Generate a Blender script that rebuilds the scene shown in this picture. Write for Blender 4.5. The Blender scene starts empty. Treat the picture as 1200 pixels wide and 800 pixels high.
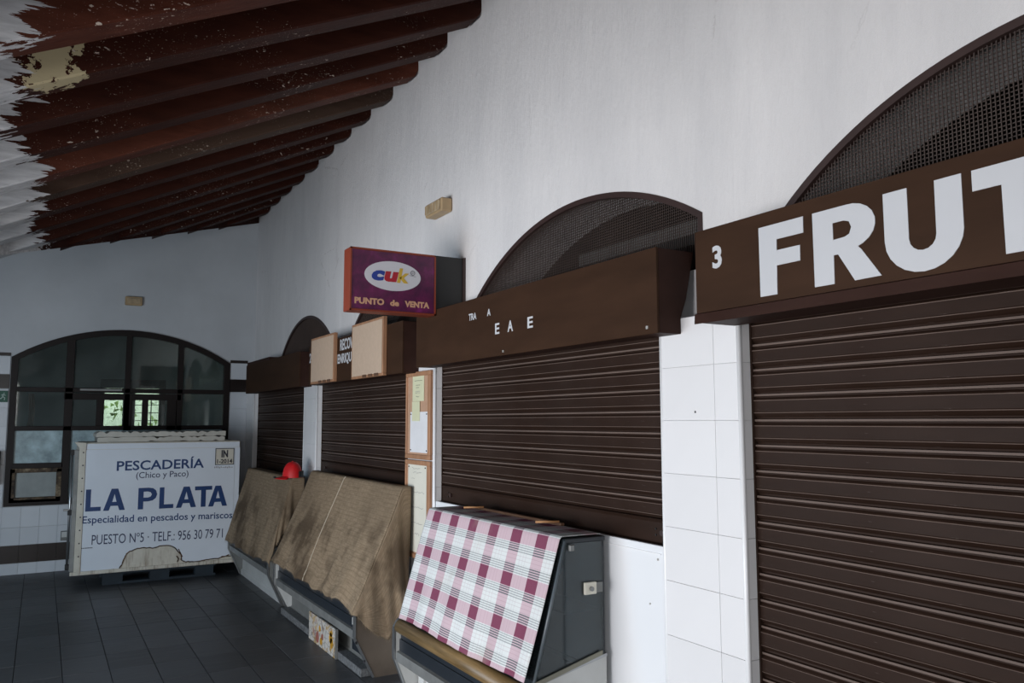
import bpy, bmesh, math, random
from mathutils import Vector, Matrix
random.seed(7)
SC = bpy.context.scene
COL = SC.collection
R_ = math.radians

# ---------------------------------------------------------------- camera
CX, CZ = -2.15, 1.6
cam = bpy.data.cameras.new('camera')
cam.sensor_width = 36.0
cam.lens = 36.0 * 941.5 / 1200.0
cam.clip_start = 0.05
cam_o = bpy.data.objects.new('camera', cam)
COL.objects.link(cam_o)
cam_o.location = (CX, 0, CZ)
_y, _p, _r = R_(30.235), R_(5.637), R_(-0.13)
_F = Vector((math.sin(_y)*math.cos(_p), math.cos(_y)*math.cos(_p), math.sin(_p)))
_R = Vector((math.cos(_y), -math.sin(_y), 0)); _U = _R.cross(_F)
_R2 = _R*math.cos(_r) + _U*math.sin(_r); _U2 = _U*math.cos(_r) - _R*math.sin(_r)
cam_o.rotation_euler = Matrix((_R2, _U2, -_F)).transposed().to_euler()
SC.camera = cam_o

# ---------------------------------------------------------------- world, light, exposure
world = bpy.data.worlds.new('overcast_sky'); SC.world = world
world.use_nodes = True
wn = world.node_tree.nodes; wl = world.node_tree.links
bg = wn['Background']; bg.inputs[0].default_value = (0.60, 0.78, 1.0, 1); bg.inputs[1].default_value = 0.36
SC.view_settings.view_transform = 'Standard'
SC.view_settings.look = 'None'
SC.view_settings.exposure = 0.55
SC.view_settings.gamma = 1.0
SC.view_settings.use_curve_mapping = False
def area(name, loc, aim, w, h, power, col=(1, 1, 1)):
    l = bpy.data.lights.new(name, 'AREA'); l.shape = 'RECTANGLE'; l.size = w; l.size_y = h
    l.energy = power; l.color = col
    o = bpy.data.objects.new(name, l); COL.objects.link(o); o.location = loc
    o.rotation_euler = (Vector(aim) - Vector(loc)).to_track_quat('-Z', 'Y').to_euler()
    return o
# area lamps: daylight bounced in from the open arcade on the left, then added fills
area('courtyard_daylight', (-5.3, 2.7, 0.8), (0.0, 2.8, 2.9), 4.4, 1.8, 195, (1.0, 0.975, 0.975))
area('blue_fill', (-4.9, 4.9, 1.3), (-1.7, 6.4, 0.0), 1.8, 1.4, 26, (0.22, 0.66, 1.0))  # added fill, tints the near floor blue and lifts the truck front
area('rear_fill', (-4.0, -3.6, 1.5), (0.0, 2.6, 1.4), 3.0, 2.2, 100, (1.0, 0.985, 0.97))  # added fill behind the camera, brightens the faces turned towards it
area('garden_fill', (-0.7, 17.0, 2.9), (-0.6, 19.0, 0.9), 2.5, 1.5, 170, (1.0, 0.97, 0.85))  # added lamp, brightens the garden beyond the far door in place of sun

# ---------------------------------------------------------------- material helpers
class NT:
    def __init__(s, name):
        s.m = bpy.data.materials.new(name); s.m.use_nodes = True
        s.t = s.m.node_tree; s.n = s.t.nodes; s.l = s.t.links
        s.b = s.n['Principled BSDF']
    def put(s, inp, v):
        if isinstance(v, (int, float)): inp.default_value = v
        elif isinstance(v, (tuple, list)): inp.default_value = tuple(v) if len(v) != 3 or inp.type == 'VECTOR' else tuple(v) + (1,)
        else: s.l.new(v, inp)
    def math(s, op, a, b=0.0, c=None):
        n = s.n.new('ShaderNodeMath'); n.operation = op
        s.put(n.inputs[0], a); s.put(n.inputs[1], b)
        if c is not None: s.put(n.inputs[2], c)
        return n.outputs[0]
    def mix(s, f, a, b, mode='MIX'):
        n = s.n.new('ShaderNodeMix'); n.data_type = 'RGBA'; n.blend_type = mode
        s.put(n.inputs[0], f); s.put(n.inputs[6], a); s.put(n.inputs[7], b)
        return n.outputs[2]
    def coord(s, which='Object'):
        return s.n.new('ShaderNodeTexCoord').outputs[which]
    def mapping(s, v, sc=(1, 1, 1), loc=(0, 0, 0), rot=(0, 0, 0)):
        n = s.n.new('ShaderNodeMapping'); s.l.new(v, n.inputs[0])
        n.inputs[1].default_value = loc; n.inputs[2].default_value = rot; n.inputs[3].default_value = sc
        return n.outputs[0]
    def noise(s, v, scale=5, detail=4, rough=0.55, dist=0.0):
        n = s.n.new('ShaderNodeTexNoise'); s.l.new(v, n.inputs['Vector'])
        n.inputs['Scale'].default_value = scale; n.inputs['Detail'].default_value = detail
        n.inputs['Roughness'].default_value = rough; n.inputs['Distortion'].default_value = dist
        return n.outputs[0]
    def vor(s, v, scale=5, feature='F1'):
        n = s.n.new('ShaderNodeTexVoronoi'); n.feature = feature; s.l.new(v, n.inputs['Vector'])
        n.inputs['Scale'].default_value = scale
        return n.outputs['Distance']
    def ramp(s, f, *st):
        n = s.n.new('ShaderNodeValToRGB'); s.put(n.inputs[0], f)
        e = n.color_ramp.elements
        while len(e) < len(st): e.new(0.5)
        for i, (p, c) in enumerate(st):
            e[i].position = p
            if isinstance(c, (int, float)): c = (c, c, c)
            e[i].color = (c[0], c[1], c[2], 1)
        return n.outputs[0]
    def sep(s, v):
        n = s.n.new('ShaderNodeSeparateXYZ'); s.l.new(v, n.inputs[0]); return n.outputs
    def rnd(s):
        return s.n.new('ShaderNodeObjectInfo').outputs['Random']
    def bump(s, h, strength=0.3, dist=0.01):
        n = s.n.new('ShaderNodeBump'); n.inputs['Strength'].default_value = strength
        n.inputs['Distance'].default_value = dist; s.l.new(h, n.inputs['Height'])
        s.l.new(n.outputs[0], s.b.inputs['Normal'])
    def col(s, c): s.put(s.b.inputs['Base Color'], c)
    def rough(s, r): s.put(s.b.inputs['Roughness'], r)
    def spec(s, v): s.b.inputs['Specular IOR Level'].default_value = v
    def metal(s, v): s.b.inputs['Metallic'].default_value = v

def simple(name, c, rough=0.6, var=0.12, scale=6.0, bump=0.1, metal=0.0, spec=0.5, perobj=0.0, stretch=(1, 1, 1)):
    k = NT(name); v = k.mapping(k.coord(), stretch)
    n = k.noise(v, scale, 6, 0.6)
    lo = tuple(x*(1-var) for x in c); hi = tuple(min(1, x*(1+var)) for x in c)
    cc = k.ramp(n, (0.3, lo), (0.7, hi))
    if perobj:
        r = k.math('MULTIPLY_ADD', k.rnd(), 2*perobj, 1-perobj)
        cm = k.n.new('ShaderNodeCombineXYZ')
        for i in range(3): k.l.new(r, cm.inputs[i])
        cc = k.mix(1.0, cc, cm.outputs[0], 'MULTIPLY')
    k.col(cc); k.rough(rough); k.metal(metal); k.spec(spec)
    if bump: k.bump(k.noise(v, scale*6, 4, 0.6), bump, 0.005)
    return k.m

M = {}
# white plaster wall, brushy and faintly cracked
k = NT('plaster')
v = k.coord()
n1 = k.noise(k.mapping(v, (1, 1.0, 0.35)), 2.2, 6, 0.6)
n2 = k.noise(k.mapping(v, (3, 5.0, 0.8)), 3.0, 6, 0.65)
c = k.ramp(n1, (0.25, (0.63, 0.625, 0.635)), (0.7, (0.74, 0.73, 0.735)))
c = k.mix(k.ramp(n2, (0.45, 0.0), (0.72, 0.25)), c, (0.56, 0.555, 0.575))
crk = k.vor(k.mapping(v, (1, 1, 1)), 1.15, 'DISTANCE_TO_EDGE')
wob = k.noise(v, 9, 5, 0.7)
crk = k.math('ADD', crk, k.math('MULTIPLY', k.math('SUBTRACT', wob, 0.5), 0.10))
crk = k.math('ABSOLUTE', crk)
gate = k.ramp(k.noise(v, 0.9, 2), (0.52, 0.0), (0.62, 1.0))
line = k.math('MULTIPLY', k.math('LESS_THAN', crk, 0.0035), gate)
c = k.mix(k.math('MULTIPLY', line, 0.35), c, (0.33, 0.31, 0.30))
k.col(c); k.rough(0.85); k.spec(0.2)
k.bump(k.math('ADD', k.noise(k.mapping(v, (4, 6, 1.6)), 6, 8, 0.7), k.math('MULTIPLY', n1, 2.0)), 0.35, 0.02)
M['plaster'] = k.m
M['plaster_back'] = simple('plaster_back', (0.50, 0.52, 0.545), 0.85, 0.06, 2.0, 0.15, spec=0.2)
M['grout'] = simple('grout', (0.80, 0.80, 0.80), 0.9, 0.1)
M['tile_white'] = simple('tile_white', (0.80, 0.80, 0.815), 0.22, 0.02, 1.5, 0.02, perobj=0.02)
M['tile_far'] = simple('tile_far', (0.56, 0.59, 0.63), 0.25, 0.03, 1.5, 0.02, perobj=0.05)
M['tile_dark'] = simple('tile_dark', (0.014, 0.008, 0.007), 0.3, 0.15, 4, 0.02, perobj=0.15)
M['bead'] = simple('bead', (0.84, 0.85, 0.87), 0.3, 0.02, 3, 0.0)
# slate floor tiles
k = NT('tile_floor'); v = k.coord('Object')
r = k.rnd()
off = k.n.new('ShaderNodeVectorMath'); off.operation = 'ADD'; k.l.new(v, off.inputs[0])
cmb = k.n.new('ShaderNodeCombineXYZ'); k.l.new(k.math('MULTIPLY', r, 37.0), cmb.inputs[0]); k.l.new(k.math('MULTIPLY', r, 91.0), cmb.inputs[1])
k.l.new(cmb.outputs[0], off.inputs[1])
n1 = k.noise(k.mapping(off.outputs[0], (1.0, 4.0, 1)), 4.5, 8, 0.65)
n2 = k.noise(v, 1.1, 3, 0.5)
c = k.ramp(n1, (0.3, (0.040, 0.041, 0.044)), (0.6, (0.070, 0.072, 0.077)), (0.85, (0.125, 0.126, 0.13)))
rr = k.math('MULTIPLY_ADD', r, 0.5, 0.75)
cm = k.n.new('ShaderNodeCombineXYZ'); [k.l.new(rr, cm.inputs[i]) for i in range(3)]
c = k.mix(1.0, c, cm.outputs[0], 'MULTIPLY')
k.col(c); k.rough(k.ramp(n1, (0.3, 0.36), (0.75, 0.55))); k.spec(0.45); k.bump(n1, 0.25, 0.004)
M['tile_floor'] = k.m
M['floor_grout'] = simple('floor_grout', (0.035, 0.034, 0.034), 0.8, 0.3)
# painted brown metal
def brown_metal(name, c, rough=0.42, scratch=0.25, dust=0.06):
    k = NT(name); v = k.coord()
    n = k.noise(k.mapping(v, (2, 0.6, 3)), 3, 6, 0.6)
    cc = k.ramp(n, (0.3, tuple(x*0.8 for x in c)), (0.7, tuple(x*1.2 for x in c)))
    sc = k.noise(k.mapping(v, (8, 2.5, 40)), 5, 6, 0.7)
    cc = k.mix(k.ramp(sc, (0.66, 0.0), (0.76, scratch)), cc, (0.32, 0.27, 0.25))
    d = k.noise(v, 1.7, 3)
    cc = k.mix(k.ramp(d, (0.4, 0.0), (0.75, dust)), cc, (0.3, 0.26, 0.24))
    k.col(cc); k.rough(rough); k.spec(0.09); k.bump(k.noise(k.mapping(v, (6, 1, 6)), 12, 3), 0.06, 0.004)
    return k.m
M['slat'] = brown_metal('slat_brown', (0.024, 0.0125, 0.0085), 0.5, 0.35, 0.03)
M['slat_highlight'] = brown_metal('slat_worn_highlight', (0.125, 0.092, 0.078), 0.45, 0.9, 0.1)  # edge highlights put into the colour of the ridges, with scratched wear
M['fascia'] = brown_metal('fascia_brown', (0.042, 0.021, 0.012), 0.6, 0.0, 0.0)
M['fascia_end'] = brown_metal('fascia_end_brown', (0.034, 0.015, 0.011), 0.55, 0.15, 0.02)
M['vent'] = simple('vent_brown', (0.035, 0.018, 0.016), 0.5, 0.2)
M['wire'] = simple('wire_brown', (0.045, 0.030, 0.025), 0.6, 0.2, bump=0)
M['frame_dark'] = simple('window_brown', (0.009, 0.005, 0.0045), 0.5, 0.25, spec=0.25)
M['dark'] = simple('dark_interior', (0.03, 0.027, 0.025), 0.9, 0.2)
M['white_letter'] = simple('white_vinyl', (0.56, 0.575, 0.605), 0.45, 0.02, bump=0)
# rafters: flaking dark red-brown paint with an unfinished white coat near the eaves
def rafter_mat(name, base, red, bare=0.0):
    k = NT(name); v = k.coord(); xyz = k.sep(v)
    n = k.noise(k.mapping(v, (0.7, 5, 3)), 3.5, 8, 0.65)
    c = k.ramp(n, (0.3, base), (0.7, red))
    big = k.noise(v, 0.6, 2)
    c = k.mix(k.ramp(big, (0.5, 0.0), (0.66, bare)), c, (0.075, 0.045, 0.032))
    # flakes of bare primer
    f = k.noise(k.mapping(v, (1.2, 2.2, 2.2)), 26, 5, 0.6)
    g = k.noise(k.mapping(v, (0.8, 1.6, 1.6)), 2.3, 3, 0.5)
    fl = k.math('MULTIPLY', k.math('GREATER_THAN', f, 0.645), k.math('GREATER_THAN', g, 0.56))
    f2 = k.noise(k.mapping(v, (1.5, 4, 4)), 60, 3, 0.6)
    fl = k.math('MAXIMUM', fl, k.math('MULTIPLY', k.math('GREATER_THAN', f2, 0.69), k.math('GREATER_THAN', g, 0.47)))
    c = k.mix(fl, c, (0.62, 0.54, 0.47))
    # one large cream patch of plaster over two rafters
    dx = k.math('MULTIPLY', k.math('ADD', xyz[0], 2.17), 6.5); dy = k.math('MULTIPLY', k.math('SUBTRACT', xyz[1], 3.74), 6.5)
    dist = k.math('ADD', k.math('MULTIPLY', dx, dx), k.math('MULTIPLY', dy, dy))
    dist = k.math('ADD', dist, k.math('MULTIPLY', k.math('SUBTRACT', k.noise(v, 14, 4, 0.7), 0.5), 3.2))
    c = k.mix(k.math('LESS_THAN', dist, 0.35), c, (0.50, 0.43, 0.27))
    # ragged brush edge of the white overpaint
    w = k.noise(k.mapping(v, (0.9, 14, 14)), 1.7, 5, 0.6)
    w2 = k.noise(k.mapping(v, (0.2, 1, 1)), 1.6, 2)
    edge = k.math('ADD', k.math('MULTIPLY', k.math('SUBTRACT', w, 0.5), 0.55), k.math('MULTIPLY', k.math('SUBTRACT', w2, 0.5), 0.55))
    wm = k.math('LESS_THAN', k.math('ADD', xyz[0], edge), -2.27)
    wc = k.ramp(k.noise(k.mapping(v, (1, 12, 6)), 5, 5), (0.3, (0.42, 0.43, 0.45)), (0.7, (0.70, 0.71, 0.73)))
    c = k.mix(wm, c, wc)
    k.col(c); k.rough(0.6); k.spec(0.12); k.bump(k.math('ADD', n, k.math('MULTIPLY', fl, 0.5)), 0.4, 0.01)
    return k.m
M['rafter'] = rafter_mat('rafter_red_brown', (0.024, 0.0062, 0.0035), (0.050, 0.0135, 0.0075))
M['rafter_red'] = rafter_mat('rafter_reddish', (0.052, 0.014, 0.008), (0.12, 0.036, 0.021), 0.2)
M['rafter_bare'] = rafter_mat('rafter_worn', (0.034, 0.018, 0.012), (0.075, 0.045, 0.032), 0.9)
M['deck'] = rafter_mat('roof_deck', (0.016, 0.005, 0.004), (0.03, 0.009, 0.006))
# glass
def glass(name, tint, gloss_rough=0.03, fac=None, haze=None):
    k = NT(name); nt = k
    k.n.remove(k.b)
    tr = k.n.new('ShaderNodeBsdfTransparent'); tr.inputs[0].default_value = tint + (1,)
    gl = k.n.new('ShaderNodeBsdfGlossy'); gl.inputs['Roughness'].default_value = gloss_rough
    fr = k.n.new('ShaderNodeFresnel'); fr.inputs[0].default_value = 1.5
    mx = k.n.new('ShaderNodeMixShader'); k.l.new(fr.outputs[0], mx.inputs[0])
    k.l.new(tr.outputs[0], mx.inputs[1]); k.l.new(gl.outputs[0], mx.inputs[2])
    out = mx.outputs[0]
    if haze:
        df = k.n.new('ShaderNodeBsdfDiffuse'); df.inputs[0].default_value = haze[0] + (1,)
        m2 = k.n.new('ShaderNodeMixShader')
        nz = k.noise(k.coord(), haze[2], 5, 0.6)
        rp = k.ramp(nz, (0.35, haze[1]*0.4), (0.7, haze[1]))
        k.l.new(rp, m2.inputs[0]); k.l.new(out, m2.inputs[1]); k.l.new(df.outputs[0], m2.inputs[2]); out = m2.outputs[0]
    k.l.new(out, k.n['Material Output'].inputs[0])
    return k.m
M['glass'] = glass('window_glass', (0.75, 0.82, 0.78), haze=((0.30, 0.34, 0.33), 0.13, 3))
M['case_glass'] = glass('case_glass', (0.60, 0.66, 0.67), haze=((0.16, 0.20, 0.23), 0.10, 5))
M['frosted'] = glass('frosted_pane', (0.5, 0.6, 0.62), 0.2, haze=((0.52, 0.66, 0.70), 0.95, 6))
M['pane_dirty'] = simple('dirty_pane', (0.24, 0.27, 0.27), 0.4, 0.15, 5)
k = NT('corroded_frame'); v = k.coord(); n = k.noise(v, 9, 6, 0.7)
k.col(k.ramp(n, (0.42, (0.02, 0.013, 0.01)), (0.56, (0.11, 0.075, 0.045)), (0.68, (0.30, 0.24, 0.16)))); k.rough(0.8)
M['corroded'] = k.m
M['steel'] = simple('steel', (0.36, 0.37, 0.38), 0.32, 0.15, 4, 0.05, metal=0.85)
M['steel_dull'] = simple('steel_dull', (0.24, 0.245, 0.24), 0.5, 0.25, 6, 0.1, metal=0.5)
M['case_white'] = simple('case_white', (0.50, 0.51, 0.50), 0.4, 0.12, 3, 0.03)
M['case_grey'] = simple('case_grey', (0.15, 0.155, 0.15), 0.5, 0.25, 4, 0.05)
M['case_dark'] = simple('case_dark', (0.014, 0.018, 0.024), 0.4, 0.2, 4, 0.02)
M['case_edge'] = simple('case_edge', (0.09, 0.11, 0.125), 0.35, 0.15, 4, 0.02)
M['olive'] = simple('olive_strip', (0.20, 0.195, 0.15), 0.5, 0.15, 4, 0.02)
M['speckled'] = simple('speckled_kerb', (0.11, 0.115, 0.12), 0.7, 0.7, 60, 0.1)
M['end_brown'] = simple('end_brown', (0.105, 0.082, 0.062), 0.6, 0.3, 3, 0.15)
M['white_panel'] = simple('white_panel', (0.80, 0.82, 0.85), 0.4, 0.015, 1, 0.0)
M['wood'] = simple('pine_wood', (0.36, 0.185, 0.10), 0.6, 0.25, 3, 0.1, stretch=(6, 6, 1))
M['wood_dark'] = simple('dark_wood', (0.13, 0.065, 0.035), 0.6, 0.35, 6, 0.1)
M['cork'] = simple('cork', (0.46, 0.28, 0.185), 0.9, 0.1, 30, 0.2)
M['canvas'] = simple('canvas', (0.52, 0.39, 0.29), 0.9, 0.05, 30, 0.2)
M['paper'] = simple('paper_cream', (0.68, 0.66, 0.57), 0.9, 0.03, 5, 0.02)
M['paper_white'] = simple('paper_white', (0.70, 0.70, 0.72), 0.9, 0.05, 8, 0.1)
M['paper_yellow'] = simple('paper_yellow', (0.62, 0.62, 0.42), 0.9, 0.04, 5, 0.02)
M['ink'] = simple('ink', (0.04, 0.04, 0.05), 0.8, 0.1, bump=0)
M['ink_faint'] = simple('ink_faint', (0.32, 0.31, 0.31), 0.8, 0.1, bump=0)
M['box_blue'] = simple('box_blue_letters', (0.010, 0.045, 0.155), 0.4, 0.12, bump=0)
M['box_navy'] = simple('box_navy_letters', (0.018, 0.03, 0.09), 0.4, 0.12, bump=0)
M['vinyl'] = simple('box_vinyl', (0.70, 0.75, 0.82), 0.38, 0.04, 2, 0.03)
M['cap_red'] = simple('cap_red', (0.62, 0.010, 0.014), 0.55, 0.1, 20, 0.05)
M['black'] = simple('black', (0.012, 0.012, 0.012), 0.5, 0.2)
M['lamp_beige'] = simple('lamp_beige', (0.42, 0.30, 0.17), 0.5, 0.12, 9, 0.05)
M['lamp_lens'] = simple('lamp_lens', (0.40, 0.31, 0.20), 0.3, 0.35, 14, 0.3)
M['foam'] = simple('foam', (0.50, 0.48, 0.43), 0.8, 0.12, 6, 0.3)
M['exit_green'] = simple('exit_green', (0.012, 0.09, 0.055), 0.5, 0.1, bump=0)
M['exit_white'] = simple('exit_white', (0.5, 0.6, 0.55), 0.5, 0.1, bump=0)
M['screw'] = simple('screw', (0.5, 0.48, 0.45), 0.4, 0.2, bump=0, metal=0.5)
M['brass'] = simple('brass_rod', (0.40, 0.20, 0.085), 0.5, 0.25, 12, 0.05)
M['pallet'] = simple('pallet_blue', (0.012, 0.022, 0.032), 0.7, 0.3)
M['concrete'] = simple('concrete', (0.42, 0.41, 0.40), 0.9, 0.1)
M['foliage'] = simple('foliage', (0.09, 0.13, 0.03), 0.8, 0.5, 4)
# truck body with rust creeping from below
k = NT('box_cream'); v = k.coord(); z = k.sep(v)[2]
n = k.noise(v, 7, 6, 0.7); st = k.noise(k.mapping(v, (9, 9, 1.2)), 3, 5, 0.7)
low = k.math('SUBTRACT', 1.0, k.math('MULTIPLY', z, 3.2))
f = k.math('MULTIPLY', k.ramp(st, (0.5, 0.0), (0.72, 1.0)), k.math('MAXIMUM', low, 0.05))
c = k.ramp(n, (0.3, (0.56, 0.52, 0.44)), (0.7, (0.68, 0.645, 0.56)))
c = k.mix(f, c, (0.16, 0.09, 0.045)); k.col(c); k.rough(0.5); k.bump(n, 0.1, 0.004)
M['box_cream'] = k.m
k = NT('rust'); v = k.coord(); n = k.noise(v, 14, 6, 0.7)
k.col(k.ramp(n, (0.35, (0.02, 0.014, 0.012)), (0.6, (0.11, 0.055, 0.025)), (0.75, (0.30, 0.24, 0.17)))); k.rough(0.9)
M['rust'] = k.m
# rolled brown/gold cover under the front glass of the nearest case
k = NT('roll_brown'); v = k.coord(); n = k.noise(k.mapping(v, (10, 0.8, 10)), 4, 5, 0.6)
k.col(k.ramp(n, (0.3, (0.10, 0.062, 0.022)), (0.7, (0.26, 0.17, 0.075)))); k.rough(0.42)
M['roll'] = k.m
# burlap: thread grid, creases and stains
k = NT('burlap'); uv = k.coord('UV'); v = k.coord(); u_, v_, _ = k.sep(uv)
thr = k.math('ADD', k.math('SINE', k.math('MULTIPLY', u_, 900.0)), k.math('SINE', k.math('MULTIPLY', v_, 900.0)))
gw = k.noise(uv, 7, 3, 0.5)
def gridline(a, per, wd, w):
    fr = k.math('FRACT', k.math('ADD', k.math('DIVIDE', a, per), k.math('MULTIPLY', gw, w)))
    return k.math('LESS_THAN', fr, wd)
gl = k.math('MAXIMUM', gridline(u_, 0.052, 0.07, 0.35), gridline(v_, 0.030, 0.13, 0.5))
n = k.noise(k.mapping(uv, (2, 9, 1)), 6, 7, 0.65)
c = k.ramp(n, (0.25, (0.20, 0.145, 0.095)), (0.75, (0.35, 0.265, 0.18)))
c = k.mix(k.math('MULTIPLY', gl, 0.42), c, (0.14, 0.10, 0.065))
stn = k.noise(k.mapping(v, (1.5, 1.0, 0.9)), 2.6, 4, 0.6)
zz = k.sep(v)[2]
lowm = k.ramp(zz, (0.0, 1.0), (0.34, 1.0), (0.6, 0.25))
sf = k.math('MULTIPLY', k.ramp(stn, (0.45, 0.0), (0.60, 0.85)), lowm)
c = k.mix(sf, c, (0.075, 0.052, 0.034))
k.col(c); k.rough(0.95); k.spec(0.1)
k.bump(k.math('ADD', k.math('MULTIPLY', thr, 0.08), k.math('MULTIPLY', n, 1.0)), 0.5, 0.006)
M['burlap'] = k.m
M['seam'] = simple('seam_thread', (0.46, 0.40, 0.31), 0.9, 0.1)
# plaid table cloth
k = NT('plaid'); uv = k.coord('UV'); u_, v_, _ = k.sep(uv)
PU, PV = 0.2145, 0.192
fu = k.math('FRACT', k.math('DIVIDE', u_, PU)); fv = k.math('FRACT', k.math('DIVIDE', v_, PV))
def band(f, a, b): return k.math('MULTIPLY', k.math('GREATER_THAN', f, a), k.math('LESS_THAN', f, b))
mu = band(fu, 0.45, 0.86); mv = band(fv, 0.0, 0.30)
both = k.math('MULTIPLY', mu, mv); one = k.math('MAXIMUM', mu, mv)
c = k.mix(one, (0.68, 0.71, 0.71), (0.565, 0.43, 0.475)); c = k.mix(both, c, (0.20, 0.05, 0.095))
cl = k.math('MAXIMUM', band(fv, 0.32, 0.50), band(fv, 0.76, 0.99))
ln = k.math('MULTIPLY', cl, k.math('GREATER_THAN', k.math('SINE', k.math('MULTIPLY', fv, 6.2832*19)), 0.0))
c = k.mix(k.math('MULTIPLY', ln, k.math('MULTIPLY_ADD', mu, 0.4, 0.50)), c, (0.05, 0.085, 0.09))
ve = k.math('MAXIMUM', band(fu, 0.12, 0.13), k.math('MAXIMUM', band(fu, 0.22, 0.23), band(fu, 0.99, 1.0)))
c = k.mix(k.math('MULTIPLY', ve, 0.3), c, (0.30, 0.12, 0.17))
he = k.math('MAXIMUM', band(fv, 0.57, 0.583), band(fv, 0.66, 0.673))
c = k.mix(k.math('MULTIPLY', he, 0.28), c, (0.30, 0.16, 0.19))
ed = k.math('MULTIPLY', k.math('GREATER_THAN', k.math('SINE', k.math('MULTIPLY', u_, 900.0)), 0.2), 0.10)
c = k.mix(ed, c, (0.25, 0.25, 0.27))
sn = k.noise(uv, 2.4, 4, 0.6)
c = k.mix(k.ramp(sn, (0.55, 0.0), (0.72, 0.35)), c, (0.40, 0.34, 0.27))
k.col(c); k.rough(0.9); k.spec(0.15); k.bump(k.noise(uv, 60, 4), 0.15, 0.003)
M['plaid'] = k.m
# purple printed sign face
k = NT('sign_purple'); v = k.coord(); n = k.noise(v, 11, 5, 0.6, 0.3); n2 = k.noise(v, 3, 3, 0.5)
c = k.ramp(n, (0.3, (0.045, 0.008, 0.04)), (0.55, (0.125, 0.012, 0.07)), (0.75, (0.22, 0.02, 0.15)))
c = k.mix(k.ramp(n2, (0.4, 0.0), (0.65, 0.5)), c, (0.05, 0.01, 0.035)); k.col(c); k.rough(0.35)
M['purple'] = k.m
M['sign_orange'] = simple('sign_orange', (0.23, 0.040, 0.018), 0.45, 0.1)
M['sign_text'] = simple('sign_text', (0.62, 0.36, 0.22), 0.5, 0.05, bump=0)
M['logo_white'] = simple('logo_white', (0.62, 0.63, 0.68), 0.4, 0.02, bump=0)
M['logo_blue'] = simple('logo_blue', (0.02, 0.05, 0.30), 0.4, 0.05, bump=0)
M['logo_red'] = simple('logo_red', (0.42, 0.015, 0.03), 0.4, 0.05, bump=0)
M['logo_yellow'] = simple('logo_yellow', (0.60, 0.40, 0.05), 0.4, 0.05, bump=0)
# printed panel with food-like blotches
k = NT('printed_panel'); v = k.coord(); n = k.noise(v, 9, 3, 0.5, 0.6)
c = k.ramp(n, (0.30, (0.16, 0.10, 0.09)), (0.38, (0.46, 0.44, 0.40)), (0.50, (0.50, 0.48, 0.45)), (0.56, (0.38, 0.22, 0.04)), (0.62, (0.48, 0.47, 0.44)), (0.72, (0.30, 0.14, 0.10)))
vl = k.math('LESS_THAN', k.vor(v, 22, 'DISTANCE_TO_EDGE'), 0.05)
c = k.mix(k.math('MULTIPLY', vl, 0.55), c, (0.06, 0.06, 0.07)); k.col(c); k.rough(0.5)
M['printed'] = k.m
M['printed_yellow'] = simple('printed_yellow', (0.42, 0.22, 0.02), 0.5, 0.3, 20)
M['printed_red'] = simple('printed_red', (0.25, 0.09, 0.07), 0.5, 0.3, 20)

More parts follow.
